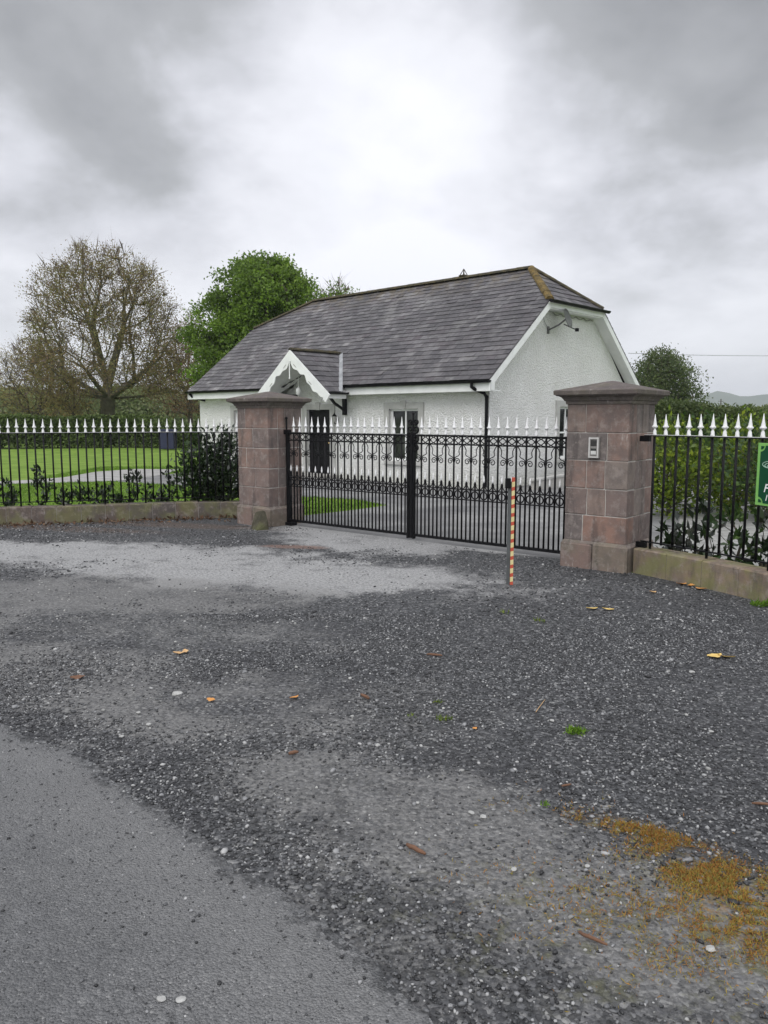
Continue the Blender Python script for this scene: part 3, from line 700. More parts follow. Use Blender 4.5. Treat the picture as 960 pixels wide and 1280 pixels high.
# shrubs behind the right railing
for i, (px, dd, h, r, n, mt, lab) in enumerate((
    (838, 13.0, 1.52, .62, 2600, 'lf_lime', 'bright lime green shrub next to the right gate pillar'),
    (880, 14.5, 1.60, .75, 3000, 'lf_mid', 'mid green shrub right of the lime green shrub by the pillar'),
    (925, 13.2, 1.62, .72, 3000, 'lf_lime', 'lime green leafy shrub behind the green sign post side of the railing'),
    (975, 12.0, 1.60, .72, 2400, 'lf_mid', 'green shrub at the right picture edge behind the green sign'))):
    g_ = gp(px, dd); shrub('garden_shrub', lab, g_[0], g_[1], h, r, M[mt], n, .10, .05, 'shrub', None, 150, 60+i, clump=.11, bark=M['bark'])
for i, (px, dd, h, r, n, mt, lab) in enumerate((
    (848, 8.75, .50, .20, 60, 'lf_laurel', 'low black leaved plant right beside the right gate pillar behind railing'),
    (866, 8.5, .48, .20, 55, 'lf_grey', 'low plant with dull grey leaves second from the right gate pillar'),
    (893, 8.3, .72, .26, 75, 'lf_laurel', 'sprawling dark laurel in the middle behind the right railing'),
    (925, 8.0, .85, .30, 95, 'lf_mid', 'taller leafy green laurel behind the railing just left of the sign'),
    (962, 7.7, .80, .28, 90, 'lf_laurel', 'dark laurel under the green sign at the right edge'))):
    g_ = gp(px, dd); shrub('laurel_shrub', lab, g_[0], g_[1], h, r, M[mt], n, .16, .06, 'shrub', None, 14, 80+i, clump=.04, bark=M['bark'], bend=.25)

# lawn blades (stuff)
n = 70000
Xg = rng.uniform(-9.5, .2, n); Yg = rng.uniform(12.6, 26, n)
def inpoly(X, Y, poly):
    r = np.zeros(len(X), bool); j = len(poly)-1
    for i in range(len(poly)):
        xi, yi = poly[i]; xj, yj = poly[j]
        c_ = ((yi > Y) != (yj > Y)) & (X < (xj-xi)*(Y-yi)/(yj-yi+1e-12)+xi); r ^= c_; j = i
    return r
lawn_back = [(p[0]+.08, p[1]+.32) for p in LW]
bad = inpoly(Xg, Yg, dv) | inpoly(Xg, Yg, pth) | (Yg < np.interp(Xg, [p[0] for p in lawn_back[::-1]], [p[1] for p in lawn_back[::-1]]))
bad |= (((Xg-PL.x)*gy.x+(Yg-PL.y)*gy.y) < .5) & (Xg > -2.4)
bad |= ((Xg-2.4)*.6849+(Yg-17.85)*.7287) > -.6
Xg, Yg = Xg[~bad], Yg[~bad]; n = len(Xg)
P = np.stack([Xg, Yg, np.zeros(n)], 1); up = np.zeros((n, 3)); up[:, 2] = 2.6
o = leaf_obj('grass', P, rng.uniform(.03, .065, n), .012, M['blade'], None, up=up, bend=.2); tag(o, 'short bright green grass blades on the lawn', 'grass', kind='stuff')

# ------------------------------------------------------------------ pillars
def pillar(C, label, rows, hw=.355):
    ang = math.atan2(gx.y, gx.x)
    e = empty('gate_pillar', (C.x, C.y, 0), ang, label, 'gate pillar', 'sandstone gate pillars')
    B = hw+.03; q1, q2 = B-.01, B-.04
    b = MB(); b.box(-B, -.02, -B, B, -.15, .285, .02, None, .004); b.box(-.012, B, -B, B, -.15, .29, .02, None, .004)
    b.add([(-q1,-q1,.28),(q1,-q1,.28),(q1,q1,.28),(-q1,q1,.28),(-q2,-q2,.315),(q2,-q2,.315),(q2,q2,.315),(-q2,q2,.315)], [(0,1,5,4),(1,2,6,5),(2,3,7,6),(3,0,4,7),(4,5,6,7)])
    b.build('base', M['sandbase'], e)
    c = MB(); c.box(-hw+.008, hw-.008, -hw+.008, hw-.008, .30, 1.80); c.build('mortar_core', M['mortar'], e)
    s = MB(); zs = [.303, .594, .885, 1.19, 1.487, 1.80]
    for i in range(5):
        z0, z1 = zs[i]+.003, zs[i+1]-.003
        fr, sd_ = rows[i]
        xs_ = [-hw] + [-hw+2*hw*q for q in fr] + [hw]
        dpt = .20
        for a, b_ in zip(xs_[:-1], xs_[1:]):
            j = random.uniform(-.002, .002)
            s.box(a+.003, b_-.003, -hw+j, -hw+dpt, z0, z1, .008, None, .0022); s.box(a+.003, b_-.003, hw-dpt, hw+j, z0, z1, .008, None, .0022)
        ys_ = [-hw+dpt] + [-hw+dpt+(2*hw-2*dpt)*q for q in sd_] + [hw-dpt]
        for a, b_ in zip(ys_[:-1], ys_[1:]):
            j = random.uniform(-.002, .002)
            s.box(hw-dpt, hw+j, a+.003, b_-.003, z0, z1, .006); s.box(-hw+j, -hw+dpt, a+.003, b_-.003, z0, z1, .006)
    s.build('shaft', M['sandstone'], e)
    k = MB(); hh = hw
    k.lathe([(hh-.01, 1.79), (hh+.012, 1.795), (hh+.014, 1.825), (hh+.028, 1.832), (hh+.036, 1.850), (hh+.05, 1.868), (hh+.075, 1.882), (hh+.095, 1.884), (hh+.098, 1.892), (hh+.112, 1.895), (hh+.115, 1.935), (hh+.106, 1.944), (.04, 2.045), (.005, 2.05)], 4)
    k.build('capstone', M['capstone'], e)
    return e
pillar(PR, 'right sandstone gate pillar carrying the intercom box', [((.30,), (.5,)), ((.36, .66), ()), ((.34, .64), (.4,)), ((.66,), ()), ((.31,), (.5,))])
pillar(PL, 'left sandstone gate pillar with a loose boulder at its foot', [((.30,), (.4,)), ((.55,), ()), ((.28,), (.5,)), ((.5,), ()), ((.25,), (.5,))], .35)

# intercom
e = empty('intercom_panel', (*(PR - gx*.02 - gy*.3575), 1.33), math.atan2(gx.y, gx.x), 'small grey intercom box with silver frame on the right gate pillar', 'intercom')
b = MB(); b.box(-.062, .062, -.032, 0, -.115, .115, .006); b.build('housing', simple('intercom_grey', (.16,.15,.14), (.22,.21,.20), 10, .5, .1, .001), e)
b = MB()
for q in ((-.056,.056,-.040,-.0325,.092,.108),(-.056,.056,-.040,-.0325,-.108,-.092),(-.056,-.040,-.040,-.0325,-.0915,.0915),(.040,.056,-.040,-.0325,-.0915,.0915)): b.box(*q)
b.build('frame', simple('silver', (.45,.44,.42), (.55,.54,.52), 10, .4, .05, .001), e)
b = MB()
for k in range(7): b.box(-.034, .034, -.0365, -.0325, .030+k*.009-.01, .034+k*.009-.01)
b.build('speaker_grille', M['black_plastic'], e)
b = MB(); b.box(-.030, .030, -.040, -.0325, -.075, -.035, .003); b.build('call_button', simple('button_pale', (.5,.5,.48), (.6,.6,.58), 10, .4, .05, .001), e)
b = MB(); b.box(-.030, .030, -.038, -.0325, -.030, -.008); b.build('name_plate', M['glass'], e)

# ------------------------------------------------------------------ low walls and railings
def offset(line, dd):
    out = []
    for i, p in enumerate(line):
        a = Vector(line[max(i-1, 0)]); b_ = Vector(line[min(i+1, len(line)-1)]); t_ = (b_-a).normalized()
        out.append(Vector(p) + Vector((-t_.y, t_.x))*dd)
    return out
def resample(line, step):
    L_ = [Vector(p) for p in line]; out = []; acc = 0.0; tot = sum((L_[i+1]-L_[i]).length for i in range(len(L_)-1))
    n_ = int(tot/step)
    for k in range(n_+1):
        s_ = k*step; i = 0
        while i < len(L_)-2 and s_ > (L_[i+1]-L_[i]).length: s_ -= (L_[i+1]-L_[i]).length; i += 1
        t_ = (L_[i+1]-L_[i]).normalized(); out.append((L_[i]+t_*s_, t_))
    return out
def smoothline(line, k=2):
    L_ = [Vector(p) for p in line]
    for _ in range(k):
        o_ = [L_[0]]
        for i in range(len(L_)-1): o_ += [L_[i]*.75+L_[i+1]*.25, L_[i]*.25+L_[i+1]*.75]
        o_.append(L_[-1]); L_ = o_
    return L_
def low_wall(line, side, step, h, th, mat, label):
    f = smoothline(line)
    o0 = f[0]; e = empty('low_wall', (o0.x, o0.y, 0), 0, label, 'low wall')
    rs = resample(f, step); blk = MB()
    for i in range(len(rs)-1):
        (p, tp_), (q, tq) = rs[i], rs[i+1]; dd = (q-p).normalized(); nn = Vector((-dd.y, dd.x))*side
        gpv = dd*.003
        a, b_ = p+gpv-o0, q-gpv-o0; cc, d_ = a+nn*th, b_+nn*th; hh = h+random.uniform(-.004, .004); ch = .012
        vs = [(a.x,a.y,-.1),(b_.x,b_.y,-.1),(d_.x,d_.y,-.1),(cc.x,cc.y,-.1),
              (a.x,a.y,hh-ch),(b_.x,b_.y,hh-ch),(d_.x,d_.y,hh-ch),(cc.x,cc.y,hh-ch)]
        a2, b2, c2, d2 = a+nn*ch, b_+nn*ch, cc-nn*ch, d_-nn*ch
        vs += [(a2.x,a2.y,hh),(b2.x,b2.y,hh),(d2.x,d2.y,hh),(c2.x,c2.y,hh)]
        blk.add(vs, [(0,1,5,4),(1,2,6,5),(2,3,7,6),(3,0,4,7),(4,5,9,8),(5,6,10,9),(6,7,11,10),(7,4,8,11),(8,9,10,11),(3,2,1,0)])
    blk.build('wall_blocks', mat, e)
    m_ = MB(); ff = [p-o0 for p in f]; inn = [Vector((p.x, p.y)) for p in offset(ff, side*.006)]; out_ = [Vector((p.x, p.y)) for p in offset(ff, side*(th-.006))]
    n_ = len(inn); vs = [(p.x,p.y,-.1) for p in inn]+[(p.x,p.y,h-.02) for p in inn]+[(p.x,p.y,-.1) for p in out_]+[(p.x,p.y,h-.02) for p in out_]
    fs = []
    for i in range(n_-1): fs += [(i,i+1,n_+i+1,n_+i),(2*n_+i,3*n_+i,3*n_+i+1,2*n_+i+1),(n_+i,n_+i+1,3*n_+i+1,3*n_+i)]
    m_.add(vs, fs).build('mortar_joint', M['mortar'], e)
    return e
low_wall(LW, -1, .36, .272, .26, M['kerbstone_grey'], 'curved low stone wall with mossy top carrying the left railing')
low_wall(RW, 1, .42, .272, .26, M['kerbstone'], 'low stone wall with yellow green algae carrying the right railing')

SPIKE = [(.020, 0), (.021, .012), (.018, .020), (.017, .045), (.011, .058), (.010, .070), (.019, .076), (.031, .086), (.031, .094), (.020, .104), (.017, .125), (.009, .170), (.0015, .225)]
spike_me = MB().lathe(SPIKE, 8).mesh('spear_finial', M['white_iron'], True)
def bar_mesh(z0, z1, r=.0125): return MB().tube([(0,0,z0),(0,0,z1)], r, 8).mesh('bar', M['iron'], True)
def flat_rail(e, pts, z, w, th, name, mat=None):
    b_ = MB(); L_ = offset(pts, w/2); R_ = offset(pts, -w/2); n_ = len(L_)
    vs = [(p.x,p.y,z) for p in L_]+[(p.x,p.y,z) for p in R_]+[(p.x,p.y,z+th) for p in L_]+[(p.x,p.y,z+th) for p in R_]
    fs = []
    for i in range(n_-1): fs += [(i,i+1,n_+i+1,n_+i),(2*n_+i,3*n_+i,3*n_+i+1,2*n_+i+1),(i,2*n_+i,2*n_+i+1,i+1),(n_+i,n_+i+1,3*n_+i+1,3*n_+i)]
    fs += [(0,n_,3*n_,2*n_),(n_-1,2*n_-1,4*n_-1,3*n_-1)]
    b_.add(vs, fs); return b_.build(name, mat or M['iron'], e)
def railing(line, side, label, step, z_top, first=.06, long_every=5, sc=1.0):
    cl = [Vector((p.x, p.y)) for p in offset(smoothline(line), side*.12)]
    o0 = cl[0].copy(); e = empty('railing', (o0.x, o0.y, 0), 0, label, 'railing')
    loc = [p-o0 for p in cl]
    flat_rail(e, loc, z_top-.010, .042, .010, 'top_rail'); flat_rail(e, loc, .335, .034, .012, 'bottom_rail')
    flat_rail(e, loc, z_top+.002, .040, .003, 'painted_cap', M['white_iron'])
    rs = resample(loc, step); sm = bar_mesh(.325, z_top-.012); lm = bar_mesh(.25, z_top-.012, .0135)
    for i, (p, t_) in enumerate(rs):
        if i == 0: continue
        x, y = p.x-t_.x*(step-first), p.y-t_.y*(step-first)
        br = link('bar', lm if i % long_every == 1 else sm, e, (x, y, 0))
        sp = link('spear_finial', spike_me, br, (0, 0, z_top+.003)); sp.scale = (sc, sc, .96*random.uniform(.985, 1.015)); sp.rotation_euler = (0, random.gauss(0, .012), random.uniform(0, 3))
    return e, rs, o0
railing(LW, -1, 'curved black railing with white spear tips left of the gate', .124, 1.415, .14)
RE, RRS, RO = railing(RW, 1, 'black railing with white spear tips right of the gate holding the sign', .137, 1.468, .115)
# brackets fixing railing to pillar
q = RRS[0][0]
for z in (1.43, .30):
    b = MB(); b.box(-.06, .06, -.022, .022, z-.03, z+.03, .004, Matrix.Translation((q.x, q.y, 0)) @ Matrix.Rotation(math.atan2(-.58, .42), 4, 'Z')); b.build('bracket', M['iron'], RE)

# ------------------------------------------------------------------ gates
def spiral(cx, cz, r0, turns, a0, sgn, n=14):
    return [(cx + (r0*(1-.75*k/n))*math.cos(a0+sgn*turns*2*math.pi*k/n), 0, cz + (r0*(1-.75*k/n))*math.sin(a0+sgn*turns*2*math.pi*k/n)) for k in range(n+1)]
def gate_leaf(origin, sgn, label, with_finial):
    """leaf hinged at local x=0 and running to x=sgn*W along the gate line"""
    ang = math.atan2(gx.y, gx.x)
    e = empty('gate_leaf', (origin.x, origin.y, 0), ang, label, 'gate leaf', 'leaves of the iron entrance gate')
    Wd = 2.33; N = 18; st = Wd/N; ZT = 1.43; I = M['iron']
    X_ = lambda k: sgn*k*st
    fr = MB()
    a, b_ = sorted((sgn*.0, sgn*Wd))
    for z, hh, w in ((ZT-.02, .02, .020), (1.30, .014, .014), (.735, .014, .014), (.605, .014, .014), (.065, .035, .020)): fr.box(a, b_, -w, w, z, z+hh, .002)
    fr.box(*sorted((sgn*-.018, sgn*.024)), -.028, .028, .02, ZT+.03, .003)          # hinge stile
    fr.box(*sorted((sgn*(Wd-.022), sgn*(Wd+.006))), -.028, .028, .03, ZT+.02, .003)   # meeting stile
    fr.build('frame', I, e)
    hg = MB(); hg.tube([(sgn*-.02,0,ZT+.03),(sgn*-.02,0,ZT+.20)], .014, 8); hg.lathe([(.0,0),(.02,.008),(.024,.022),(.018,.036),(.0,.044)], 8, (sgn*-.02,0,ZT+.19)); hg.box(*sorted((sgn*-.09, sgn*.05)), -.035, .035, 1.40, ZT+.035, .003)
    hg.build('hinge_pin', I, e)
    hg = MB(); hg.box(*sorted((sgn*-.10, sgn*.12)), -.06, .06, .006, .055, .004); hg.build('pivot_block', I, e)
    full = bar_mesh(.07, ZT-.015, .0122); dog = bar_mesh(.07, .84, .0112)
    rg = MB(); rp = [(.047*math.cos(2*math.pi*k/20), 0, .047*math.sin(2*math.pi*k/20)) for k in range(21)]; rg.tube(rp, .0085, 6, cap=False)
    for q in (-1, 1):   # little curled horns standing on the upper ring rail
        rg.tube([(q*.012, 0, .125), (q*.022, 0, .098), (q*.040, 0, .080), (q*.056, 0, .071)], [.006, .007, .006, .005], 5)
    ring_me = rg.mesh('ring', I, True)
    fin_me = MB().lathe([(.0118, 0), (.017, .008), (.017, .03), (.010, .04), (.009, .05)], 8).mesh('dog_collar', I, True)
    tip_me = MB().lathe([(.009, 0), (.013, .015), (.013, .035), (.009, .06), (.002, .095)], 8).mesh('spear_finial', M['white_iron'], True)
    lat = MB()
    for k in range(1, N):
        xm = X_(k); h2 = st*1.0; z0, z1 = 1.312, ZT-.018
        c1 = [(xm+h2*math.cos(t_), 0, z0+ (z1-z0)*math.sin(t_)) for t_ in [math.pi*q/10 for q in range(11)]]
        c2 = [(xm+h2*math.cos(t_), 0, z1- (z1-z0)*math.sin(t_)) for t_ in [math.pi*q/10 for q in range(11)]]
        lat.tube(c1, .0065, 5, cap=False); lat.tube(c2, .0065, 5, cap=False)
    lat.build('lattice', I, e)
    sc = MB()
    for q in (-1, 1):
        pts = [(q*st*.88, 0, 0), (q*st*.70, 0, -.025), (q*st*.58, 0, -.06), (q*st*.60, 0, -.095), (q*st*.66, 0, -.115), (q*st*.48, 0, -.135), (q*st*.22, 0, -.148), (q*.012, 0, -.165)]
        sc.tube(pts, .0062, 5, cap=False)
        cx_, cz_ = q*.055, -.205
        sp = spiral(cx_, cz_, .042, 1.25, math.pi/2+q*.9, -q*1)
        sc.tube([(q*.008, 0, -.172)] + sp, .0062, 5, cap=False)
        sc.tube([(q*.014, 0, -.205), (q*.004, 0, -.235)], .005, 5)
    sc.box(-.017, .017, -.016, .016, -.205, -.170, .003)
    scroll_me = sc.mesh('scroll', I, True)
    for k in range(1, N):
        br = link('bar', full, e, (X_(k), 0, 0), (random.gauss(0, .002), random.gauss(0, .0025), 0)); sp = link('spear_finial', spike_me, br, (0, 0, ZT+.002)); sp.scale = (.92, .92, 1.03); sp.rotation_euler = (0, random.gauss(0, .01), 0)
        if k % 2 == 1: link('scroll', scroll_me, e, (X_(k), 0, 1.30))
    for k in range(N):
        db = link('dog_bar', dog, e, (X_(k+.5), 0, 0))
        fm = link('collar', fin_me, db, (0, 0, .795)); tp_ = link('spear_finial', tip_me, db, (0, 0, .842))
        link('ring', ring_me, e, (X_(k+.5), 0, .676))
    if with_finial:
        f = MB()
        f.box(*sorted((sgn*(Wd-.002), sgn*(Wd+.034))), -.036, -.029, .04, ZT+.01, .002)   # cover strip over the meeting line
        f.tube([(sgn*Wd, -.01, ZT), (sgn*Wd, -.01, ZT+.26)], [.016, .010], 8)
        f.lathe([(.0, 0), (.018, .01), (.018, .03), (.0, .05)], 8, (sgn*Wd, -.01, ZT+.25))
        for q in (-1, 1):
            for zc, r_ in ((ZT+.065, .058), (ZT+.165, .045), (ZT-.055, .060), (ZT-.17, .05)):
                f.tube([(sgn*Wd+q*.008, -.01, zc-.03)] + [(sgn*Wd+q*(.045+.0)+ (x_-0), -.01, z_) for x_, _, z_ in spiral(0, zc, r_, 1.3, math.pi/2 - q*math.pi/2 + math.pi, q)], .013, 6)
        f.build('scroll_crest', I, e)
    return e
OL = PL + gx*.40; OR = PR - gx*.40
gate_leaf(OL, 1, 'left leaf of the black iron gate hinged on the left pillar', False)
gate_leaf(OR, -1, 'right leaf of the black iron gate hinged on the right pillar with scroll crest', True)

# ------------------------------------------------------------------ marker post
g_ = G(637, 731)
e = empty('marker_post', (g_[0], g_[1], 0), R(-6), 'slim grey marker post with red and yellow reflective strip before the right gate leaf', 'marker post')
b = MB(); b.box(-.034, .0, -.02, .02, -.05, 1.03, .003); b.build('post', simple('grey_metal', (.055,.06,.06), (.10,.105,.105), 6, .5, .2, .002, 80), e)
b = MB(); b.box(-.064, -.008, -.045, -.0205, .965, 1.065, .005); b.build('reflector_head', M['black_plastic'], e)
b = MB(); b.mi = 0; zc = .0; NS = 25; sh = 1.07/NS
red = simple('reflective_red', (.42,.065,.035), (.50,.085,.045), 20, .45, .1, .001); yel = simple('reflective_yellow', (.62,.52,.24), (.68,.60,.32), 20, .45, .1, .001)
x0, x1, y0, y1 = .001, .031, -.022, .02
for k in range(NS):
    b.mi = 0 if k % 2 == 0 else 1; z0, z1 = k*sh - (.006 if k % 2 and k else 0), (k+1)*sh + (-.006 if k % 2 == 0 and k < NS-1 else 0); z1 = (k+1)*sh-(.006 if k % 2 == 0 and k < NS-1 else 0); z0 = k*sh-(.006 if k % 2 == 1 else 0); sk = .004
    lo0 = z0+ (0 if k == 0 else -sk); lo1 = z0+(0 if k == 0 else sk); hi0 = z1+(0 if k == NS-1 else -sk); hi1 = z1+(0 if k == NS-1 else sk)
    b.add([(x0,y0,lo0),(x1,y0,lo1),(x1,y1,lo1),(x0,y1,lo0),(x0,y0,hi0),(x1,y0,hi1),(x1,y1,hi1),(x0,y1,hi0)], [(0,1,5,4),(1,2,6,5),(2,3,7,6),(3,0,4,7)] + ([(4,5,6,7)] if k == NS-1 else []) )
b.build('reflective_strip', [red, yel], e)

# ------------------------------------------------------------------ sign on the right railing
def text_mesh(body, size, mat, shear=.0, name='lettering', ext=.001):
    cu = bpy.data.curves.new(name, 'FONT'); cu.body = body; cu.size = size; cu.shear = shear; cu.extrude = ext; cu.offset = size*.012
    ob = bpy.data.objects.new('tmp', cu); COL.objects.link(ob); bpy.context.view_layer.update()
    dg = bpy.context.evaluated_depsgraph_get(); me = bpy.data.meshes.new_from_object(ob.evaluated_get(dg)); 
    bpy.data.objects.remove(ob); bpy.data.curves.remove(cu); me.name = name; me.materials.clear(); me.materials.append(mat); return me
pa = Vector(G(942, 0+760))   # rough direction only
A_ = Vector((3.424, 6.77)); 
p0 = Vector((3.375, 7.01)); p1 = Vector((3.66, 6.16)); dsg = (p1-p0).normalized()
e = empty('railing_sign', (p0.x+dsg.y*.0, p0.y, 1.425), math.atan2(dsg.y, dsg.x), 'dark green sign with light green border hung on the right railing', 'sign')
sg = simple('sign_green', (.002,.055,.022), (.003,.065,.027), 3, .4, .03, .001, 60, .25); sl = simple('sign_light_green', (.17,.42,.09), (.22,.48,.12), 3, .35, .03, .001); sw = simple('sign_white', (.75,.78,.76), (.82,.84,.82), 3, .4, .03, .001)
SW, SH = .80, .56
b = MB(); b.box(0, SW, -.006, 0, -SH, 0, .002); b.build('board', sl, e)
def rrect(x0, x1, z0, z1, r, notch=False, n=8):
    pts = []
    for cx_, cz_, a0 in ((x1, z1, 0), (x0, z1, 90), (x0, z0, 180), (x1, z0, 270)):
        if notch:
            for k in range(n+1):
                a_ = R(a0+ (270 if True else 0) - 90*k/n) if False else R(a0 - 90 + 0) 
            ctr = (cx_, cz_); sx = -1 if cx_ == x1 else 1; sz = -1 if cz_ == z1 else 1
            arc = [(cx_+sx*r*math.sin(R(90*k/n)), cz_+sz*r*math.cos(R(90*k/n))) for k in range(n+1)]
            if (sx == -1) == (sz == -1): arc = arc       # start on the vertical side
            else: arc = arc[::-1]
            pts += arc
    return pts
b = MB(); b.prism(rrect(.035, SW-.035, -SH+.022, -.022, .055, True), -.0085, -.0065); b.build('panel', sg, e)
b = MB()
for cx_, cz_ in ((.040, -.028), (.040, -SH+.028), (SW-.04, -.028), (SW-.04, -SH+.028)):
    sx = 1 if cx_ < .4 else -1; sz = -1 if cz_ > -.3 else 1
    b.prism([(cx_, cz_)] + [(cx_+sx*.036*math.sin(R(90*k/8)), cz_+sz*.030*math.cos(R(90*k/8))) for k in range(9)], -.0105, -.0090)
b.build('corner_ornament', sg, e)
b = MB()
for r_, z_ in ((.075, -.19), (.055, -.197), (.032, -.203)):
    b.tube([(.165+r_*1.3*math.cos(q*math.pi/10), -.0095, z_+r_*.42*math.sin(q*math.pi/10)) for q in range(0, 21)], .0035, 4)
b.build('emblem', simple('emblem_grey', (.35,.55,.42), (.42,.6,.5), 3, .4, .02, .001), e)
o = link('lettering', text_mesh('F', .105, sw, .25), e, (.092, -.0095, -.435), (R(90), 0, 0))
o = link('lettering', text_mesh('I', .075, sw, .25), e, (.118, -.0095, -.510), (R(90), 0, 0))

# ------------------------------------------------------------------ boulder at the pillar foot
def rock(name, c, sx, sy, sz, mat, label, cat, rz=0, seed=1, sub=2, wedge=0, group=None, parent=None):
    import bmesh
    bm = bmesh.new(); bmesh.ops.create_icosphere(bm, subdivisions=sub, radius=1); r = random.Random(seed)
    pl = [(Vector((r.gauss(0,1), r.gauss(0,1), r.gauss(0,1))).normalized(), r.uniform(.62, .9)) for _ in range(9)]
    for v in bm.verts:
        p = v.co.copy()
        for n_, d_ in pl:
            q = p.dot(n_)
            if q > d_: p -= n_*(q-d_)
        if wedge: p.x *= 1 - .35*max(p.z, -.5); 
        v.co = Vector((p.x*sx, p.y*sy, p.z*sz)) + Vector((r.gauss(0, .012)*sx, r.gauss(0, .012)*sy, r.gauss(0, .012)*sz))
    me = bpy.data.meshes.new(name); bm.to_mesh(me); bm.free(); me.materials.append(mat)
    o = link(name, me, parent, c, (0, 0, rz)); return tag(o, label, cat, group)
t = NT('boulder_stone'); c = t.ramp(t.noise(5, 6, .7), [(.3,(.035,.034,.025)),(.5,(.075,.07,.05)),(.7,(.14,.125,.09))]); c = t.mix(t.maprange(t.noise(3, 4), .5, .65, 0, .6), c, (.11,.12,.05)); M['boulder'] = t.fin(c, .95, t.bump(t.noise(14, 6, .7), .9, .02), .2)
q = PL - gy*.40 + gx*.16
bg = G(327, 661)
b = MB(); b.add([(-.12,-.05,-.04),(-.02,-.18,-.04),(.13,-.03,-.04),(.0,.12,-.04),(-.085,-.01,.225),(.045,-.045,.265),(.03,.06,.24),(.115,-.06,.12)],
 [(0,1,5,4),(1,2,7),(1,7,5),(7,6,5),(2,3,6),(2,6,7),(3,0,4,6),(4,5,6),(3,2,1,0)])
me = b.mesh('boulder', M['boulder'])
import bmesh as _bm
bm = _bm.new(); bm.from_mesh(me); _bm.ops.bevel(bm, geom=bm.edges[:], offset=.010, segments=2, affect='EDGES'); bm.to_mesh(me); bm.free()
_b = link('boulder', me, None, (bg[0]-.01, bg[1]-.04, 0), (0, R(4), R(-12))); _b.scale = (1.2, 1.15, 1.12); tag(_b, 'wedge shaped boulder leaning at the foot of the left pillar', 'boulder')

# ------------------------------------------------------------------ the cottage
HA = math.atan2(-.6849, .7287)
house = empty('cottage', (2.40, 17.85, 0), HA, 'white roughcast gate lodge with half hipped slate roof behind the gate', 'cottage')
HL, HW, K = 11.62, 6.70, .81
zr = lambda y: 2.55 + K*(y+.35)
def zroof(y): return zr(min(y, HW-y))
def panel(mb, P0, ux, W_, H_, holes, nrm, depth=.14):
    """wall plane with real openings and reveals; nrm points outward"""
    P0 = Vector(P0); ux = Vector(ux); nrm = Vector(nrm)
    us = sorted({0, W_, *[h[0] for h in holes], *[h[1] for h in holes]}); zs = sorted({0, H_, *[h[2] for h in holes], *[h[3] for h in holes]})
    pt = lambda u, z, d=0: P0 + ux*u + Vector((0,0,z)) - nrm*d
    for i in range(len(us)-1):
        for j in range(len(zs)-1):
            um, zm = (us[i]+us[i+1])/2, (zs[j]+zs[j+1])/2
            if any(h[0] < um < h[1] and h[2] < zm < h[3] for h in holes): continue
            mb.add([pt(us[i],zs[j]), pt(us[i+1],zs[j]), pt(us[i+1],zs[j+1]), pt(us[i],zs[j+1])], [(0,1,2,3)])
    for u0, u1, z0, z1 in holes:
        for (a, b_), (c_, d_) in (((u0,z0),(u0,z1)), ((u1,z0),(u1,z1)), ((u0,z0),(u1,z0)), ((u0,z1),(u1,z1))):
            mb.add([pt(a,b_), pt(c_,d_), pt(c_,d_,depth), pt(a,b_,depth)], [(0,1,2,3)])
w = MB()
# openings measured as u from the right corner -> x=-u
WIN = [(2.12, 3.10, .57, 1.87), (9.0, 9.72, .57, 1.87)]; DOOR = (5.32, 6.26, .03, 1.87)
holesF = [(HL-u1, HL-u0, z0, z1) for u0, u1, z0, z1 in WIN+[DOOR]]
panel(w, (-HL, 0, 0), (1,0,0), HL, 2.48, holesF, (0,-1,0))
GW = (3.05, 3.95, .60, 1.93)
panel(w, (0, 0, 0), (0,1,0), HW, 2.48, [GW], (1,0,0))
zt = 2.48; hipz = 4.40
yl = lambda z: (z-2.50)/K - .30
gab = [(0, zt), (HW, zt), (HW - max(0, yl(hipz)), hipz), (max(0, yl(hipz)), hipz)]
w.add([(0, y, z) for y, z in gab], [(0,1,2,3)]); w.add([(-HL, y, z) for y, z in gab], [(3,2,1,0)])
w.add([(-HL,0,0),(-HL,HW,0),(-HL,HW,zt),(-HL,0,zt)], [(0,1,2,3)]); w.add([(-HL,HW,0),(0,HW,0),(0,HW,zt),(-HL,HW,zt)], [(0,1,2,3)])
PC = -5.72   # porch centre
w.add([(PC-1.22, 0, 2.48), (PC+1.22, 0, 2.48), (PC, 0, 3.40)], [(0,1,2)])
w.build('wall', M['render'], house)
# inner darkness so that the openings are rooms, not holes
b = MB(); b.box(-HL+.16, -.16, .16, HW-.16, 0, 2.4); b.build('interior', simple('interior_dark', (.02,.02,.02), (.03,.03,.03)), house)

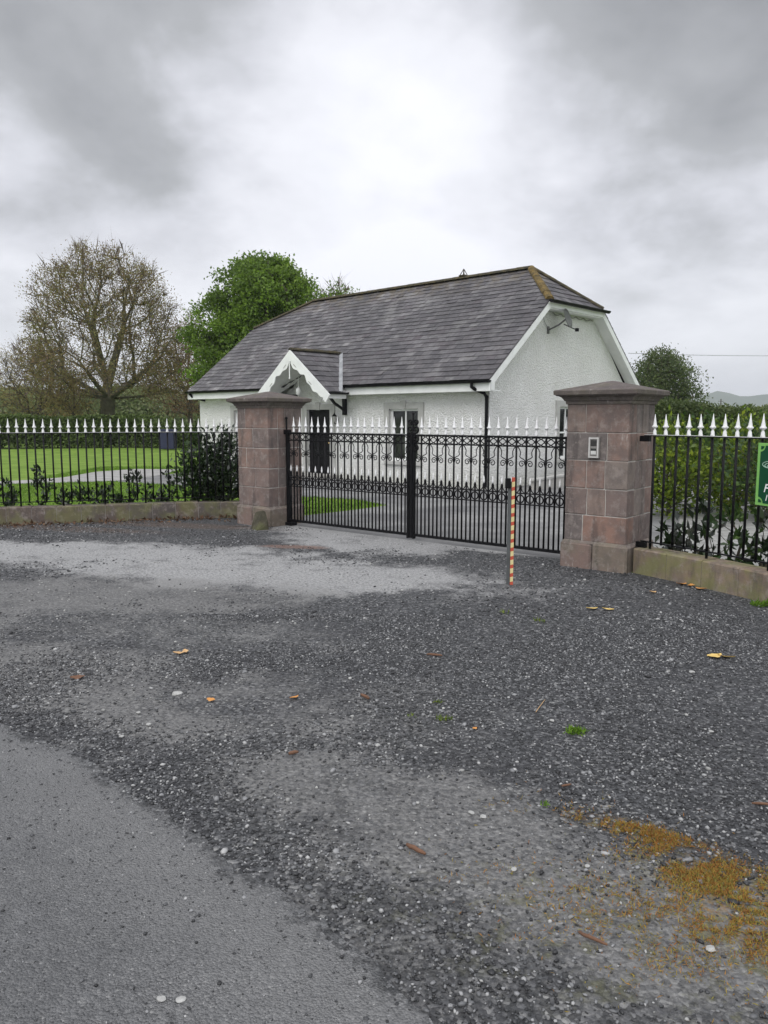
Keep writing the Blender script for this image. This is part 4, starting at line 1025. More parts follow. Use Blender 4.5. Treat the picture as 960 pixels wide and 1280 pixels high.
# roof: individual slates
def slate_face(mb, org, eu, ev, length, nrows, ub, skip=None, sw_=.27, th=.010, lift=.007):
    """org: eave origin; eu along eave; ev up the slope; ub(s)->(u0,u1)"""
    org, eu, ev = Vector(org), Vector(eu), Vector(ev); nrm = eu.cross(ev).normalized()
    if nrm.z < 0: nrm = -nrm
    ex = length/nrows
    for r_ in range(nrows):
        s0, s1 = r_*ex - .012, (r_+1)*ex + .05
        u0a, u1a = ub(max(s0, 0)); u0b, u1b = ub(min(s1, length)); off = (r_ % 2)*sw_/2
        k0 = int(math.floor((min(u0a, u0b)-off)/sw_)); k1 = int(math.ceil((max(u1a, u1b)-off)/sw_))
        for k in range(k0, k1+1):
            a = k*sw_+off+.002; b_ = a+sw_-.004+random.uniform(-.002, .002)
            if b_ <= max(u0a, u0b) and b_ <= min(u0a, u0b): continue
            cl_ = lambda u, lo, hi: min(max(u, lo), hi)
            A0, A1, B0, B1 = cl_(a, u0a, u1a), cl_(b_, u0a, u1a), cl_(a, u0b, u1b), cl_(b_, u0b, u1b)
            if A1-A0 < .01 and B1-B0 < .01: continue
            if skip and skip(org + eu*((A0+A1)/2) + ev*((s0+s1)/2)): continue
            l0 = .016+random.uniform(-.002, .004); l1 = .002; j = random.uniform(-.009, .009); l0 += random.random()**3*lift
            s1c = min(s1, length)
            pts = [org+eu*A0+ev*(s0+j)+nrm*l0, org+eu*A1+ev*(s0+j*.5)+nrm*(l0+random.uniform(-.001,.003)), org+eu*B1+ev*s1c+nrm*l1, org+eu*B0+ev*s1c+nrm*l1]
            low = [p - nrm*th for p in pts]
            mb.add(pts+low, [(0,1,2,3),(0,4,5,1),(1,5,6,2),(3,7,4,0),(7,6,5,4)])
VR, VL = .30, -11.62-.05            # verge positions
RI_R, RI_L = -1.12, -9.70           # ridge ends
YH = 2.03                           # hip start distance in from the front
YHL = 2.30
cs = math.sqrt(1+K*K); slope_len = (3.35+.42)*cs
ev = Vector((0, 1, K)).normalized()
s_of_y = lambda y: (y+.42)*cs
def ub_front(s_):
    y = s_/cs-.42
    r1 = VR if y < YH else VR + (RI_R-VR)*(y-YH)/(3.35-YH)
    l1 = VL if y < YHL else VL + (RI_L-VL)*(y-YHL)/(3.35-YHL)
    return (l1, r1)
z_e = zr(-.42)
def in_porch(p):
    return p.y < .9 and abs(p.x-PC) < 1.5 and p.z < 3.44-.78*abs(p.x-PC) - .02
rf = MB()
slate_face(rf, (0, -.42, z_e), (1,0,0), ev, slope_len, 26, ub_front, in_porch)
# back slope
def ub_back(s_):
    l, r_ = ub_front(s_); return (-r_, -l)
slate_face(rf, (0, HW+.42, z_e), (-1,0,0), Vector((0,-1,K)).normalized(), slope_len, 24, ub_back)
# half hips
def hipface(mb, xe, xr, y0, sgn):
    ze = zr(y0); dx = abs(xe-xr); dz = zr(3.35)-ze; ln = math.hypot(dx, dz); evh = Vector((-sgn*dx, 0, dz)).normalized()
    hw_ = 3.35-y0
    def ubh(s_):
        q = min(max(s_/ln, 0), 1); return (-(hw_)*(1-q), hw_*(1-q))
    slate_face(mb, (xe+sgn*.0, 3.35, ze), (0, 1, 0), evh, ln, 7, ubh)
hipface(rf, VR, RI_R, YH, 1); hipface(rf, VL, RI_L, YHL, -1)
roof = rf.build('roof', M['slate'], house)
# boarding under the slates
b = MB(); dn = .03
zz = lambda y: zr(y)-dn
b.add([(VR-.02,-.40,zz(-.40)),(VR-.02,YH,zz(YH)),(RI_R,3.35,zz(3.35)),(RI_L,3.35,zz(3.35)),(VL+.02,YHL,zz(YHL)),(VL+.02,-.40,zz(-.40)),(PC-1.28,-.40,zz(-.40)),(PC,.74,zz(.74)),(PC+1.28,-.40,zz(-.40))], [(0,1,2,3,7,8),(3,4,5,6,7)])
b.add([(VR-.02,HW+.40,zz(-.40)),(VR-.02,HW-YH,zz(YH)),(RI_R,3.35,zz(3.35)),(RI_L,3.35,zz(3.35)),(VL+.02,HW-YHL,zz(YHL)),(VL+.02,HW+.40,zz(-.40))], [(0,1,2,3,4,5)])
b.add([(VR-.02,YH,zz(YH)),(VR-.02,HW-YH,zz(YH)),(RI_R,3.35,zz(3.35))], [(0,1,2)]); b.add([(VL+.02,YHL,zz(YHL)),(VL+.02,HW-YHL,zz(YHL)),(RI_L,3.35,zz(3.35))], [(2,1,0)])
b.build('roof_boarding', M['black_timber'], roof)
# ridge and hip tiles
def capline(A, B, r_, step, mat, name, parent, drop=.03):
    A, B = Vector(A), Vector(B); L_ = (B-A).length; n_ = max(1, int(L_/step)); mb = MB(); dd = (B-A).normalized()
    side = dd.cross(Vector((0,0,1))).normalized(); up = side.cross(dd)
    for k in range(n_):
        a = A+dd*(L_*k/n_+.004); b_ = A+dd*(L_*(k+1)/n_+.010); rr = r_*random.uniform(.97, 1.05); vs = []
        for p, q in ((a, rr*1.06), (b_, rr)):
            for j in range(7):
                th = math.pi*(j/6); vs.append(p + side*math.cos(th)*q + up*(math.sin(th)*q*.8-drop))
        mb.add(vs, [(j, j+1, 8+j, 7+j) for j in range(6)] + [tuple(range(7))])
    return mb.build(name, mat, parent)
zrg = zr(3.35)+.03
capline((RI_L, 3.35, zrg), (RI_R, 3.35, zrg), .10, .42, M['ridge'], 'ridge_tiles', roof)
capline((VR-.02, YH, zr(YH)+.03), (RI_R, 3.35, zrg), .10, .33, M['hip_moss'], 'hip_tiles', roof)
capline((VR-.02, HW-YH, zr(YH)+.03), (RI_R, 3.35, zrg), .10, .33, M['ridge'], 'hip_tiles', roof)
capline((VL+.02, YHL, zr(YHL)+.03), (RI_L, 3.35, zrg), .09, .33, M['ridge'], 'hip_tiles', roof)
capline((VL+.02, HW-YHL, zr(YHL)+.03), (RI_L, 3.35, zrg), .09, .33, M['ridge'], 'hip_tiles', roof)
# small open vent on the ridge
b = MB(); xv = -3.35
for sx, sy in ((-1,-1),(1,-1),(1,1),(-1,1)): b.tube([(xv+sx*.09, 3.35+sy*.09, zrg+.03), (xv, 3.35, zrg+.24)], .012, 5)
b.lathe([(.10, .03), (.10, .07)], 4, (xv, 3.35, zrg)); b.build('roof_vent', M['ridge'], roof)

# fascia, soffit, gutter
yf = -.36
tr = MB()
for x0, x1 in ((VL, PC-1.40), (PC+1.40, VR)):
    tr.box(x0, x1, yf-.02, yf, 2.24, 2.47); tr.box(x0, x1, yf+.002, -.002, 2.24, 2.262)
tr.box(VL, VR, HW+.36, HW+.38, 2.24, 2.47); tr.box(VL, VR, HW+.002, HW+.358, 2.24, 2.262)
tr.build('fascia', M['white_trim'], house)
def gutter(mb, A, B, r_=.06):
    A, B = Vector(A), Vector(B); dd = (B-A).normalized(); side = dd.cross(Vector((0,0,1))); vs = []
    ring_ = [(math.pi*(1+j/8), 1) for j in range(9)] + [(math.pi*(2-j/8), .86) for j in range(9)]
    for p in (A, B):
        for th, q in ring_: vs.append(p + side*math.cos(th)*r_*q + Vector((0,0,math.sin(th)*r_*q)))
    n_ = len(ring_); mb.add(vs, [(j, (j+1) % n_, n_+(j+1) % n_, n_+j) for j in range(n_)] + [tuple(range(9)), tuple(range(n_, n_+9))[::-1]])
for A_, B_, r_ in (((VL-.05, yf-.085, 2.475), (PC-1.42, yf-.085, 2.475), .06), ((PC+1.42, yf-.085, 2.475), (VR+.02, yf-.085, 2.475), .06),
                 ((VR+.09, YH-.12, zr(YH)-.03), (VR+.09, HW-YH+.12, zr(YH)-.03), .065), ((VL-.09, YHL-.1, zr(YHL)-.03), (VL-.09, HW-YHL+.1, zr(YHL)-.03), .06)):
    gt = MB(); gutter(gt, A_, B_, r_); gt.build('gutter', M['black_plastic'], house)
dp = MB(); xd = .02
dp.tube([(xd-.20, yf-.085, 2.43), (xd-.20, yf-.085, 2.34), (xd-.14, yf-.03, 2.28), (xd-.08, -.12, 2.20), (xd-.05, -.07, 2.12), (xd-.05, -.065, 1.9), (xd-.05, -.065, .05)], .040, 10)
for z in (2.1, 1.2, .5): dp.lathe([(.048, 0), (.048, .05)], 10, (xd-.05, -.065, z))
dp.build('downpipe', M['black_plastic'], house, smooth=False)
dp = MB(); dp.tube([(VL+.15, yf-.085, 2.42), (VL+.2, yf-.03, 2.32), (VL+.35, -.10, 2.22), (VL+.32, .3, 2.15), (VL-.0, .4, 2.1), (VL-.0, .4, .05)], .038, 8); dp.build('downpipe', M['black_plastic'], house)
# barge boards and verge soffits on the gables
def barge(x0, x1, xs0, xs1, yh, yhr):
    mb = MB()
    for fl in (False, True):
        Y_ = (lambda y: HW-y) if fl else (lambda y: y)
        A_, B_ = -.42, yh
        pts = [(Y_(A_), zr(A_)-.03), (Y_(B_), zr(B_)-.03), (Y_(B_+.02), zr(B_)-.19), (Y_(A_+.20), zr(A_+.2)-.22), (Y_(A_+.20), 2.235), (Y_(A_), 2.235)]
        mb.prism(pts, x0, x1, 'x')
        so = [(Y_(-.1), zr(-.1)-.20), (Y_(yh), zr(yh)-.20), (Y_(yh), zr(yh)-.218), (Y_(-.1), zr(-.1)-.218)]
        mb.prism(so, xs0, xs1, 'x')
    zf = zr(yh)
    mb.box(min(x0,x1), max(x0,x1), yh+.022, HW-yh-.022, zf-.19, zf-.03); mb.box(min(xs0,xs1), max(xs0,xs1), yh+.02, HW-yh-.02, zf-.215, zf-.195)
    return mb
barge(VR-.022, VR, .002, VR-.024, YH, YH).build('barge_board', M['white_trim'], house)
barge(VL+.0, VL+.022, VL+.024, -HL-.002, YHL, YHL).build('barge_board', M['white_trim'], house)

# windows
def window(x0, x1, z0, z1, yd=0.0, side='front', cols=2, rows=2):
    """timber sash set in a reveal; local frame a along wall, d outward"""
    if side == 'front': Mx = Matrix.Identity(4)
    else: Mx = Matrix.Rotation(R(90), 4, 'Z')
    fr = MB(); t_ = .055; d0, d1 = .07, .125
    for q in ((x0,x0+t_,d0,d1,z0,z1),(x1-t_,x1,d0,d1,z0,z1),(x0+t_,x1-t_,d0,d1,z0,z0+t_),(x0+t_,x1-t_,d0,d1,z1-t_,z1)): fr.box(*q, 0, Mx)
    w_ = (x1-x0-2*t_)/cols
    for k in range(1, cols): xx = x0+t_+w_*k; fr.box(xx-.02, xx+.02, d0+.003, d1-.003, z0+t_, z1-t_, 0, Mx)
    zm = (z0+z1)/2; fr.box(x0+t_, x1-t_, d0-.01, d1-.006, zm-.02, zm+.02, 0, Mx)
    f = fr.build('window', M['white_trim'], house)
    b_ = MB(); b_.box(x0+t_*.5, x1-t_*.5, .098, .108, z0+t_*.5, z1-t_*.5, 0, Mx); b_.build('pane', M['glass'], f)
    su = MB(); s_ = .17
    for sx, xe in ((-1, x0), (1, x1)):   # shouldered jambs that taper like the photo's
        pts = [(xe, z0-.02), (xe+sx*.09, z0-.02), (xe+sx*.09, z0+.45), (xe+sx*.11, z0+.55), (xe+sx*s_, z0+1.0 if z1-z0 > 1.1 else z1-.2), (xe+sx*(s_+.01), z1+.155), (xe, z1+.155)]
        P_ = MB(); P_.prism(pts, -.032, .0)
        su.add([Mx @ Vector(p) for p in P_.v], P_.f)
    su.box(x0+.001, x1-.001, -.032, 0, z1, z1+.155, 0, Mx); xc = (x0+x1)/2
    P_ = MB(); P_.prism([(xc-.07, z1-.01), (xc+.07, z1-.01), (xc+.10, z1+.20), (xc-.10, z1+.20)], -.05, -.033); su.add([Mx @ Vector(p) for p in P_.v], P_.f)
    su.build('surround', M['surround'], f)
    sl_ = MB(); sl_.box(x0-.14, x1+.14, -.075, .068, z0-.11, z0-.022, .008, Mx); sl_.build('sill', M['surround'], f)
    return f
for u0, u1, z0, z1 in WIN: window(-u1, -u0, z0, z1)
window(GW[0], GW[1], GW[2], GW[3], side='gable')
# door
dr = MB(); x0, x1 = -DOOR[1], -DOOR[0]
dr.box(x0+.05, x1-.05, .10, .14, .03, 1.82)
for (a, b_, c_, d_) in ((.12, .43, .15, .75), (.51, .82, .15, .75), (.12, .43, .85, 1.65), (.51, .82, .85, 1.65)): dr.box(x0+a, x0+b_, .088, .0995, c_, d_, .006)
door = dr.build('door', M['black_plastic'], house)
b = MB()
for q in ((x0,x0+.05,.06,.14,.03,1.87),(x1-.05,x1,.06,.14,.03,1.87),(x0+.05,x1-.05,.06,.14,1.82,1.87)): b.box(*q)
b.build('door_frame', M['black_timber'], door)
b = MB(); b.lathe([(.0,0),(.02,.01),(.025,.03),(.02,.045),(.0,.05)], 8, (0,0,0)); o = b.build('handle', simple('brass', (.5,.35,.12), (.6,.42,.16), 5, .3), door, True, (x1-.12, .085, .95), (R(90), 0, 0))
b = MB()
b.box(x0-.20, x0-.001, -.032, 0, .0, 2.02); b.box(x1+.001, x1+.20, -.032, 0, .0, 2.02); b.box(x0, x1, -.032, 0, 1.871, 2.02)
xc = (x0+x1)/2; b.prism([(xc-.07, 1.86), (xc+.07, 1.86), (xc+.10, 2.06), (xc-.10, 2.06)], -.05, -.033)
b.build('surround', M['surround'], door)
b = MB(); b.box(x0-.35, x1+.35, -.75, -.036, 0, .10, .01); b.build('door_step', M['concrete'], house)

# porch
PYF = -1.0; zA = 3.44; KP = .78; PW = 1.45
lenp = PW*math.sqrt(1+KP*KP)
pf = MB()
for sg_ in (-1, 1):
    def ubp(s_, sg_=sg_):
        q = s_/lenp; z_ = zA - KP*PW*(1-q); yend = (z_-2.55)/K-.35+.02
        lo, hi = PYF-.04, max(yend, PYF+.3)
        return (lo, hi) if sg_ > 0 else (lo, hi)
    slate_face(pf, (PC+sg_*PW, 0, zA-KP*PW), (0,1,0), Vector((-sg_, 0, KP)).normalized(), lenp, 8, ubp, None, .25)
porch = pf.build('porch_roof', M['slate'], house)
b = MB()
for sg_ in (-1, 1):
    zb = zA-KP*PW-.025
    b.add([(PC, PYF, zA-.03), (PC+sg_*PW, PYF, zb), (PC+sg_*PW, -.36, zb), (PC, .72, zA-.03)], [(0,1,2,3)])
b.build('porch_lining', M['white_trim'], porch)
capline((PC, PYF-.06, zA+.025), (PC, .74, zA+.025), .085, .36, M['ridge'], 'ridge_tiles', porch)
b = MB()   # lead valley flashings
for sg_ in (-1, 1):
    A = Vector((PC, .76, zA)); B = Vector((PC+sg_*PW, (zA-KP*PW-2.55)/K-.35, zA-KP*PW)); n1 = Vector((0,-K,1)).normalized()
    A += n1*.026; B += n1*.026
    w1 = Vector((sg_*.13, 0, 0)); b.add([A-w1*.2, B-w1*.2, B+w1, A+w1], [(0,1,2,3)])
    b.tube([A+w1, B+w1], .008, 4)
b.build('flashing', M['lead'], porch)
# scalloped barge boards
def scallop(sg_):
    dirv = Vector((sg_*1, -KP)).normalized(); nrm_ = Vector((-sg_*KP, -1)).normalized()   # down-slope, inward
    L_ = PW*math.sqrt(1+KP*KP)+.12; top = []; bot = []
    n_ = 64
    for k in range(n_+1):
        s_ = L_*k/n_; p = Vector((PC, zA-.01)) + dirv*s_
        top.append(tuple(p))
        t_ = s_/L_
        # two big foliated lobes per side and a pendant end
        w_ = .185 + .095*abs(math.sin(t_*math.pi*2.0+.35)) + .02*math.sin(t_*math.pi*12)
        if t_ < .12: w_ = .20+.10*(1-t_/.12)
        if t_ > .93: w_ = .24
        bot.append(tuple(p + nrm_*w_))
    bot = [(x_, z_) for x_, z_ in bot if (x_-PC)*sg_ >= .0005]
    first = (PC, zA-.01-.37)
    poly = top + bot[::-1] + [first]
    return poly
for sg_ in (-1, 1):
    b = MB(); b.prism(scallop(sg_), PYF-.085 - (.0 if sg_ > 0 else .0), PYF-.05)
    bb = b.build('barge_board', M['white_trim'], porch)
    # eye-shaped piercings, set as dark inlays in the board
    b = MB()
    for s_ in (.42, 1.18):
        dirv = Vector((sg_, -KP)).normalized(); nrm_ = Vector((-sg_*KP, -1)).normalized(); c_ = Vector((PC, zA-.01)) + dirv*s_ + nrm_*.205
        pts = [tuple(c_ + dirv*(.085*math.cos(a_)) + nrm_*(.016*math.sin(a_))) for a_ in [2*math.pi*k/12 for k in range(12)]]
        b.prism(pts, PYF-.088, PYF-.0862)
    b.build('piercing', M['surround'], bb)
b = MB(); b.box(PC-.018, PC+.018, PYF-.10, PYF-.088, zA-.72, zA-.30, .004); b.lathe([(0,0),(.022,.02),(.022,.05),(0,.07)], 8, (PC, PYF-.094, zA-.78)); b.build('finial', M['white_trim'], porch)
for sg_ in (-1, 1):   # eaves of the porch
    b = MB(); xx = PC+sg_*(PW-.01); zb = zA-KP*PW
    b.box(min(xx, xx-sg_*.02), max(xx, xx-sg_*.02), PYF-.048, -.385, zb-.17, zb-.02); b.build('fascia', M['white_trim'], porch)
    b = MB(); gutter(b, (xx+sg_*.065, PYF-.03, zb-.01), (xx+sg_*.065, -.40, zb-.01), .055); b.build('gutter', M['black_plastic'], porch)
# black timber brackets
for xb in (PC-1.0, PC+1.02):
    b = MB(); b.box(xb-.05, xb+.05, -.10, -.002, 1.72, 2.30, .004); b.box(xb-.05, xb+.05, -.92, -.102, 2.20, 2.30, .004)
    pts = []
    b.tube([(xb, -.08, 1.86), (xb, -.22, 1.93), (xb, -.42, 2.03), (xb, -.60, 2.20)], .042, 4)
    b.build('porch_bracket', M['black_timber'], house)

def H2W(x, y, z): return house_m @ Vector((x, y, z))
house_m = Matrix.Translation((2.40, 17.85, 0)) @ Matrix.Rotation(HA, 4, 'Z')
def lantern(name, x, y, z, label):
    e = empty(name, H2W(x, y, z), HA, label, 'wall light')
    b_ = MB(); b_.box(-.035, .035, -.012, 0, -.14, .0, .003); b_.tube([(0,-.01,-.10),(0,-.06,-.14),(0,-.12,-.13),(0,-.12,-.09)], .010, 6); b_.build('bracket', M['black_plastic'], e)
    b_ = MB(); b_.lathe([(.030,-.09),(.035,-.085),(.058,.06),(.0,.06)], 6, (0,-.12,0)); b_.build('glass', simple('lantern_glass', (.35,.35,.33), (.45,.45,.42), 5, .2), e)
    b_ = MB(); b_.lathe([(.075,.061),(.07,.075),(.03,.12),(.012,.135),(.014,.15),(.0,.17)], 6, (0,-.12,0)); b_.build('cap', M['black_plastic'], e)
lantern('wall_lantern', -5.03, -.002, 1.62, 'small black carriage lantern on the wall right of the cottage door')
# porch ceiling lamp
e = empty('porch_lamp', H2W(PC-.28, -.55, 2.42), HA, 'small white lamp hanging under the cottage porch gable', 'lamp')
b = MB(); b.tube([(0,0,.02),(0,0,.55)], .010, 6); b.build('stem', M['white_trim'], e)
b = MB(); b.lathe([(.03,-.16),(.06,-.14),(.075,-.02),(.05,.03),(.02,.05)], 10); b.build('shade', M['white_trim'], e, True)
# satellite dish
e = empty('satellite_dish', H2W(.002, 2.42, 3.80), HA, 'small grey satellite dish on a bracket near the top of the gable', 'satellite dish')
b = MB(); b.box(0, .015, -.05, .05, -.09, .09); b.tube([(.01,0,0),(.22,.14,.12),(.34,.26,.26)], .020, 8); b.build('bracket', simple('dark_galv', (.06,.06,.06), (.10,.10,.10), 10, .6), e)
b = MB(); prof = [(0.0, 0), (.10, .006), (.20, .026), (.29, .055), (.292, .060), (.20, .032), (.10, .012), (0.0, .006)]
n_ = 24; vs = []
for r_, z_ in prof[1:4]:
    for k in range(n_): vs.append((r_*math.cos(2*math.pi*k/n_), r_*math.sin(2*math.pi*k/n_)*1.08, z_))
vs2 = [(x_, y_, z_-.010) for x_, y_, z_ in vs]; b.add(vs+vs2+[(0,0,0),(0,0,-.010)], [(r*n_+k, r*n_+(k+1)%n_, (r+1)*n_+(k+1)%n_, (r+1)*n_+k) for r in range(2) for k in range(n_)] + [(3*n_+r*n_+k, 3*n_+(r+1)*n_+k, 3*n_+(r+1)*n_+(k+1)%n_, 3*n_+r*n_+(k+1)%n_) for r in range(2) for k in range(n_)] + [(2*n_+k, 2*n_+(k+1)%n_, 5*n_+(k+1)%n_, 5*n_+k) for k in range(n_)] + [(k, (k+1)%n_, 6*n_) for k in range(n_)] + [(3*n_+(k+1)%n_, 3*n_+k, 6*n_+1) for k in range(n_)])
dish = b.build('dish', simple('dish_grey', (.07,.075,.07), (.12,.125,.115), 6, .6), e, True, (.36, .26, .27), (R(74), 0, R(100)))
dish.scale = (.78, .78, .78)
b = MB(); b.tube([(.30,.24,.14),(.42,.45,.05),(.46,.60,.02)], .013, 6); b.box(.42,.50,.57,.64,-.02,.06,.006); b.build('feed_arm', M['black_plastic'], e)
# cable under the half hip
e = empty('soffit_cable', H2W(0, 0, 0), HA, 'loose grey cable looping beneath the half hip soffit of the gable', 'cable')
b = MB(); zc_ = zr(YH)-.24; pts = [(.03, YH+.55+2.0*k/30, zc_ - .05*abs(math.sin(k*.55))) for k in range(31)]; b.tube(pts, .014, 5); pts = [(.03, 2.42-.25*math.sin(k*math.pi/10), 3.82+.05*k) for k in range(11)]; b.tube(pts, .008, 5)
b.build('cable', simple('cable_grey', (.20,.21,.19), (.3,.3,.28), 6, .6), e)
# plant pots beside the step, low ramp wall by the gable
for i, (xo, lab) in enumerate(((-6.63, 'terracotta pot on the ground left of the cottage door, farther from it'), (-6.40, 'terracotta pot on the ground left of the cottage door, nearer to it'))):
    e = empty('plant_pot', H2W(xo, -.95, 0), HA, lab, 'plant pot', 'terracotta pots by the cottage door')
    b = MB(); b.lathe([(.06,0),(.085,.20),(.10,.205),(.10,.25),(.085,.25),(.08,.22)], 14); b.build('pot', M['terracotta'], e, True)
    b = MB(); b.lathe([(.079,.215),(.0,.225)], 14); b.build('compost', simple('compost', (.03,.02,.015), (.05,.035,.025)), e)
e = empty('garden_wall', H2W(.75, 0, 0), HA, 'low pale concrete wall running back beside the cottage gable', 'low wall')
b = MB(); b.prism([(.6, 0), (7.5, 0), (7.5, .42), (.6, .20)], 0, .14, 'x'); b.build('wall', M['concrete'], e)
b = MB(); b.prism([(.55, .205), (7.5, .427), (7.5, .47), (.55, .25)], -.02, .16, 'x'); b.build('coping', M['surround'], e)

# ------------------------------------------------------------------ small far things
g_ = gp(196, 40.5)
e = empty('storage_bin', (gp(211, 40)[0], 40, 0), 0, 'dark navy bin standing in front of the hedge across the lawn', 'bin')
b = MB(); b.box(-.38, .38, -.35, .35, .05, .95, .03); b.build('body', M['navy'], e)
b = MB(); b.prism([(-.42, .96), (.42, .96), (.36, 1.06), (-.36, 1.06)], -.4, .4); b.build('lid', M['navy'], e)
# telegraph poles and the line
for i, (px, dd, yt, lab) in enumerate(((861.5, 120, 493, 'thin wooden pole rising from the distant hedgerow, left of the pair'), (897, 150, 499, 'thin wooden pole rising from the distant hedgerow, right of the pair'))):
    zt_ = HC + (522-yt)/F*dd
    e = empty('telegraph_pole', (gp(px, dd)[0], dd, 0), 0, lab, 'pole', 'telegraph poles in the fields')
    b = MB(); b.tube([(0,0,0),(0,0,zt_)], [.13, .09], 8); b.build('pole', M['bark'], e); b = MB(); b.box(-.5, .5, -.05, .05, zt_-.5, zt_-.42); b.build('cross_arm', M['bark'], e)
b = MB(); Dl = 60; pts = []
for k in range(21):
    q = k/20; px = 780+q*420; py = 443.5 + (4.5 if True else 0)*(1-(2*q-1)**2) - q*3; pts.append(((px-480)/F*Dl, Dl, HC+(522-py)/F*Dl))
tag(b.tube(pts, .018, 5).build('power_line', simple('cable_dark', (.20,.20,.21), (.26,.26,.27))), 'single overhead line crossing the sky right of the grey green tree', 'power line')

# hills
def hills(name, y0, prof, mat, thick=400):
    mb = MB(); n_ = len(prof); 
    vs = [(x, y0, 0-2) for x, z in prof] + [(x, y0+thick*.5, z) for x, z in prof] + [(x, y0+thick, -2) for x, z in prof]
    mb.add(vs, [(i, i+1, n_+i+1, n_+i) for i in range(n_-1)] + [(n_+i, n_+i+1, 2*n_+i+1, 2*n_+i) for i in range(n_-1)])
    o_ = mb.build(name, mat, smooth=True); tag(o_, kind='structure'); return o_
hm = simple('hill_pasture', (.05,.085,.04), (.085,.12,.055), .004, .95, .2, 1, .02)
dd = 2000
P_ = []
for k in range(60):
    px = 500 + k*14; yy = 499 - 7*math.exp(-((px-893)/18)**2) - 4*math.exp(-((px-960)/60)**2) - 3*math.exp(-((px-850)/60)**2) + 1.0*math.sin(px*.11)+ .8*math.sin(px*.05+1)
    P_.append(((px-480)/F*dd, HC+(522-yy)/F*dd))
hills('hills', dd-300, P_, hm, 600)
P_ = []
for k in range(60):
    px = -700 + k*22; P_.append(((px-480)/F*1200, HC+(522-508+3*math.sin(k*.7))/F*1200))
hills('hills', 900, P_, hm, 600)

# ------------------------------------------------------------------ litter, pebbles, weeds
def fallen_leaf(px, py, L_, label, mat, rz, curl=.3, kindname='fallen_leaf'):
    g0 = G(px, py); mb = MB(); n_ = 7; W_ = L_*.62; vs = []
    for i in range(n_):
        t_ = i/(n_-1); w_ = W_*math.sin(math.pi*min(max(t_, .04), .96))**.8 * (1+.18*math.sin(i*2.3))
        x_ = (t_-.5)*L_; zc = .004+curl*L_*.25*(abs(t_-.5)*2)**2
        for s_ in (-1, -.5, 0, .5, 1): vs.append((x_, s_*w_*.5, zc + curl*L_*.16*abs(s_)**1.5*(1+.3*math.sin(i)) ))
    fs = [(i*5+j, i*5+j+1, (i+1)*5+j+1, (i+1)*5+j) for i in range(n_-1) for j in range(4)]
    th = .0012; nb = len(vs); vs += [(x_, y_, z_-th) for x_, y_, z_ in vs]; fs += [tuple(q+nb for q in f_)[::-1] for f_ in fs]
    mb.add(vs, fs); o_ = mb.build(kindname, mat, None, True, (g0[0], g0[1], .012), (R(random.uniform(-10,16)), R(random.uniform(-8,8)), rz))
    return tag(o_, label, 'leaf')
def fallen_stick(px, py, L_, r_, label, mat, rz):
    g0 = G(px, py); mb = MB(); pts = [((k/5-.5)*L_, random.uniform(-.02,.02)*L_, r_+.006+random.uniform(0,.3)*r_) for k in range(6)]
    mb.tube(pts, [r_*.7, r_, r_*1.05, r_*.95, r_*.9, r_*.5], 7)
    return tag(mb.build('fallen_stick', mat, None, True, (g0[0], g0[1], .006), (0, 0, rz)), label, 'stick')
tan = simple('leaf_tan', (.45,.27,.12), (.60,.40,.20), 20, .8, .3, .002); brn = simple('leaf_brown', (.09,.045,.025), (.20,.10,.055), 20, .8, .3, .002)
org_ = simple('leaf_orange', (.48,.20,.05), (.62,.32,.09), 20, .8, .3, .002); yel_ = simple('leaf_yellow', (.55,.38,.10), (.68,.50,.18), 20, .8, .3, .002)
for a in ((223, 819, .075, 'tan curled leaf of a pair lying left of centre on the gravel, left one', tan, .3), (232, 817, .07, 'tan curled leaf of a pair lying left of centre on the gravel, right one', tan, 2.0),
          (852, 732, .12, 'orange leaf by the low wall right of the pillar, nearest the pillar', org_, .3), (864, 734, .11, 'orange leaf by the low wall right of the pillar, middle of three', org_, 1.2), (876, 738, .11, 'orange leaf by the low wall right of the pillar, farthest of three', org_, 2.3),
          (893, 823, .11, 'large yellow curled leaf near the right edge, left half of a pair', yel_, .2), (908, 824, .11, 'large yellow curled leaf near the right edge, right half of a pair', yel_, 2.7),
          (740, 763, .10, 'yellowish leaf lying below the right pillar, left of two', yel_, .1), (760, 764, .10, 'yellowish leaf lying below the right pillar, right of two', yel_, 3.0),
          (368, 875, .06, 'thin orange brown leaf lying centre left of the forecourt', org_, .7), (264, 878, .06, 'small orange leaf beside a mossy spot left of centre', org_, -.5),
          (97, 850, .09, 'dark brown leaf at the left side of the gravel', brn, .1), (593, 914, .035, 'small tan leaf in the middle of the gravel', org_, .8), (816, 742, .08, 'pale brown leaf in front of the low wall below the orange ones', tan, .4)):
    fallen_leaf(*a[:4], a[4], a[5])
for a in ((456, 875, .085, .010, 'short dark brown stick with pale end in the middle of the gravel', brn, R(125)), (367, 946, .05, .009, 'stubby reddish stick left of centre on the gravel', brn, R(25)),
          (520, 1068, .095, .009, 'broken orange brown stick in the worn foreground patch', brn, R(-42)), (741, 1180, .095, .006, 'thin brown stick in the lower right foreground', brn, R(-38)),
          (543, 822, .11, .008, 'short brown stick in the mid gravel below the marker post', brn, R(-15)), (708, 986, .05, .005, 'small brown twig above the orange moss', brn, R(20)),
          (676, 885, .22, .002, 'long hair thin dry stalk right of centre', tan, R(65)), (955, 1010, .10, .006, 'brown twig at the right edge above the moss', brn, R(-10))):
    fallen_stick(*a)
pw = simple('white_pebble', (.28,.28,.27), (.44,.44,.42), 30, .8, .3, .002)
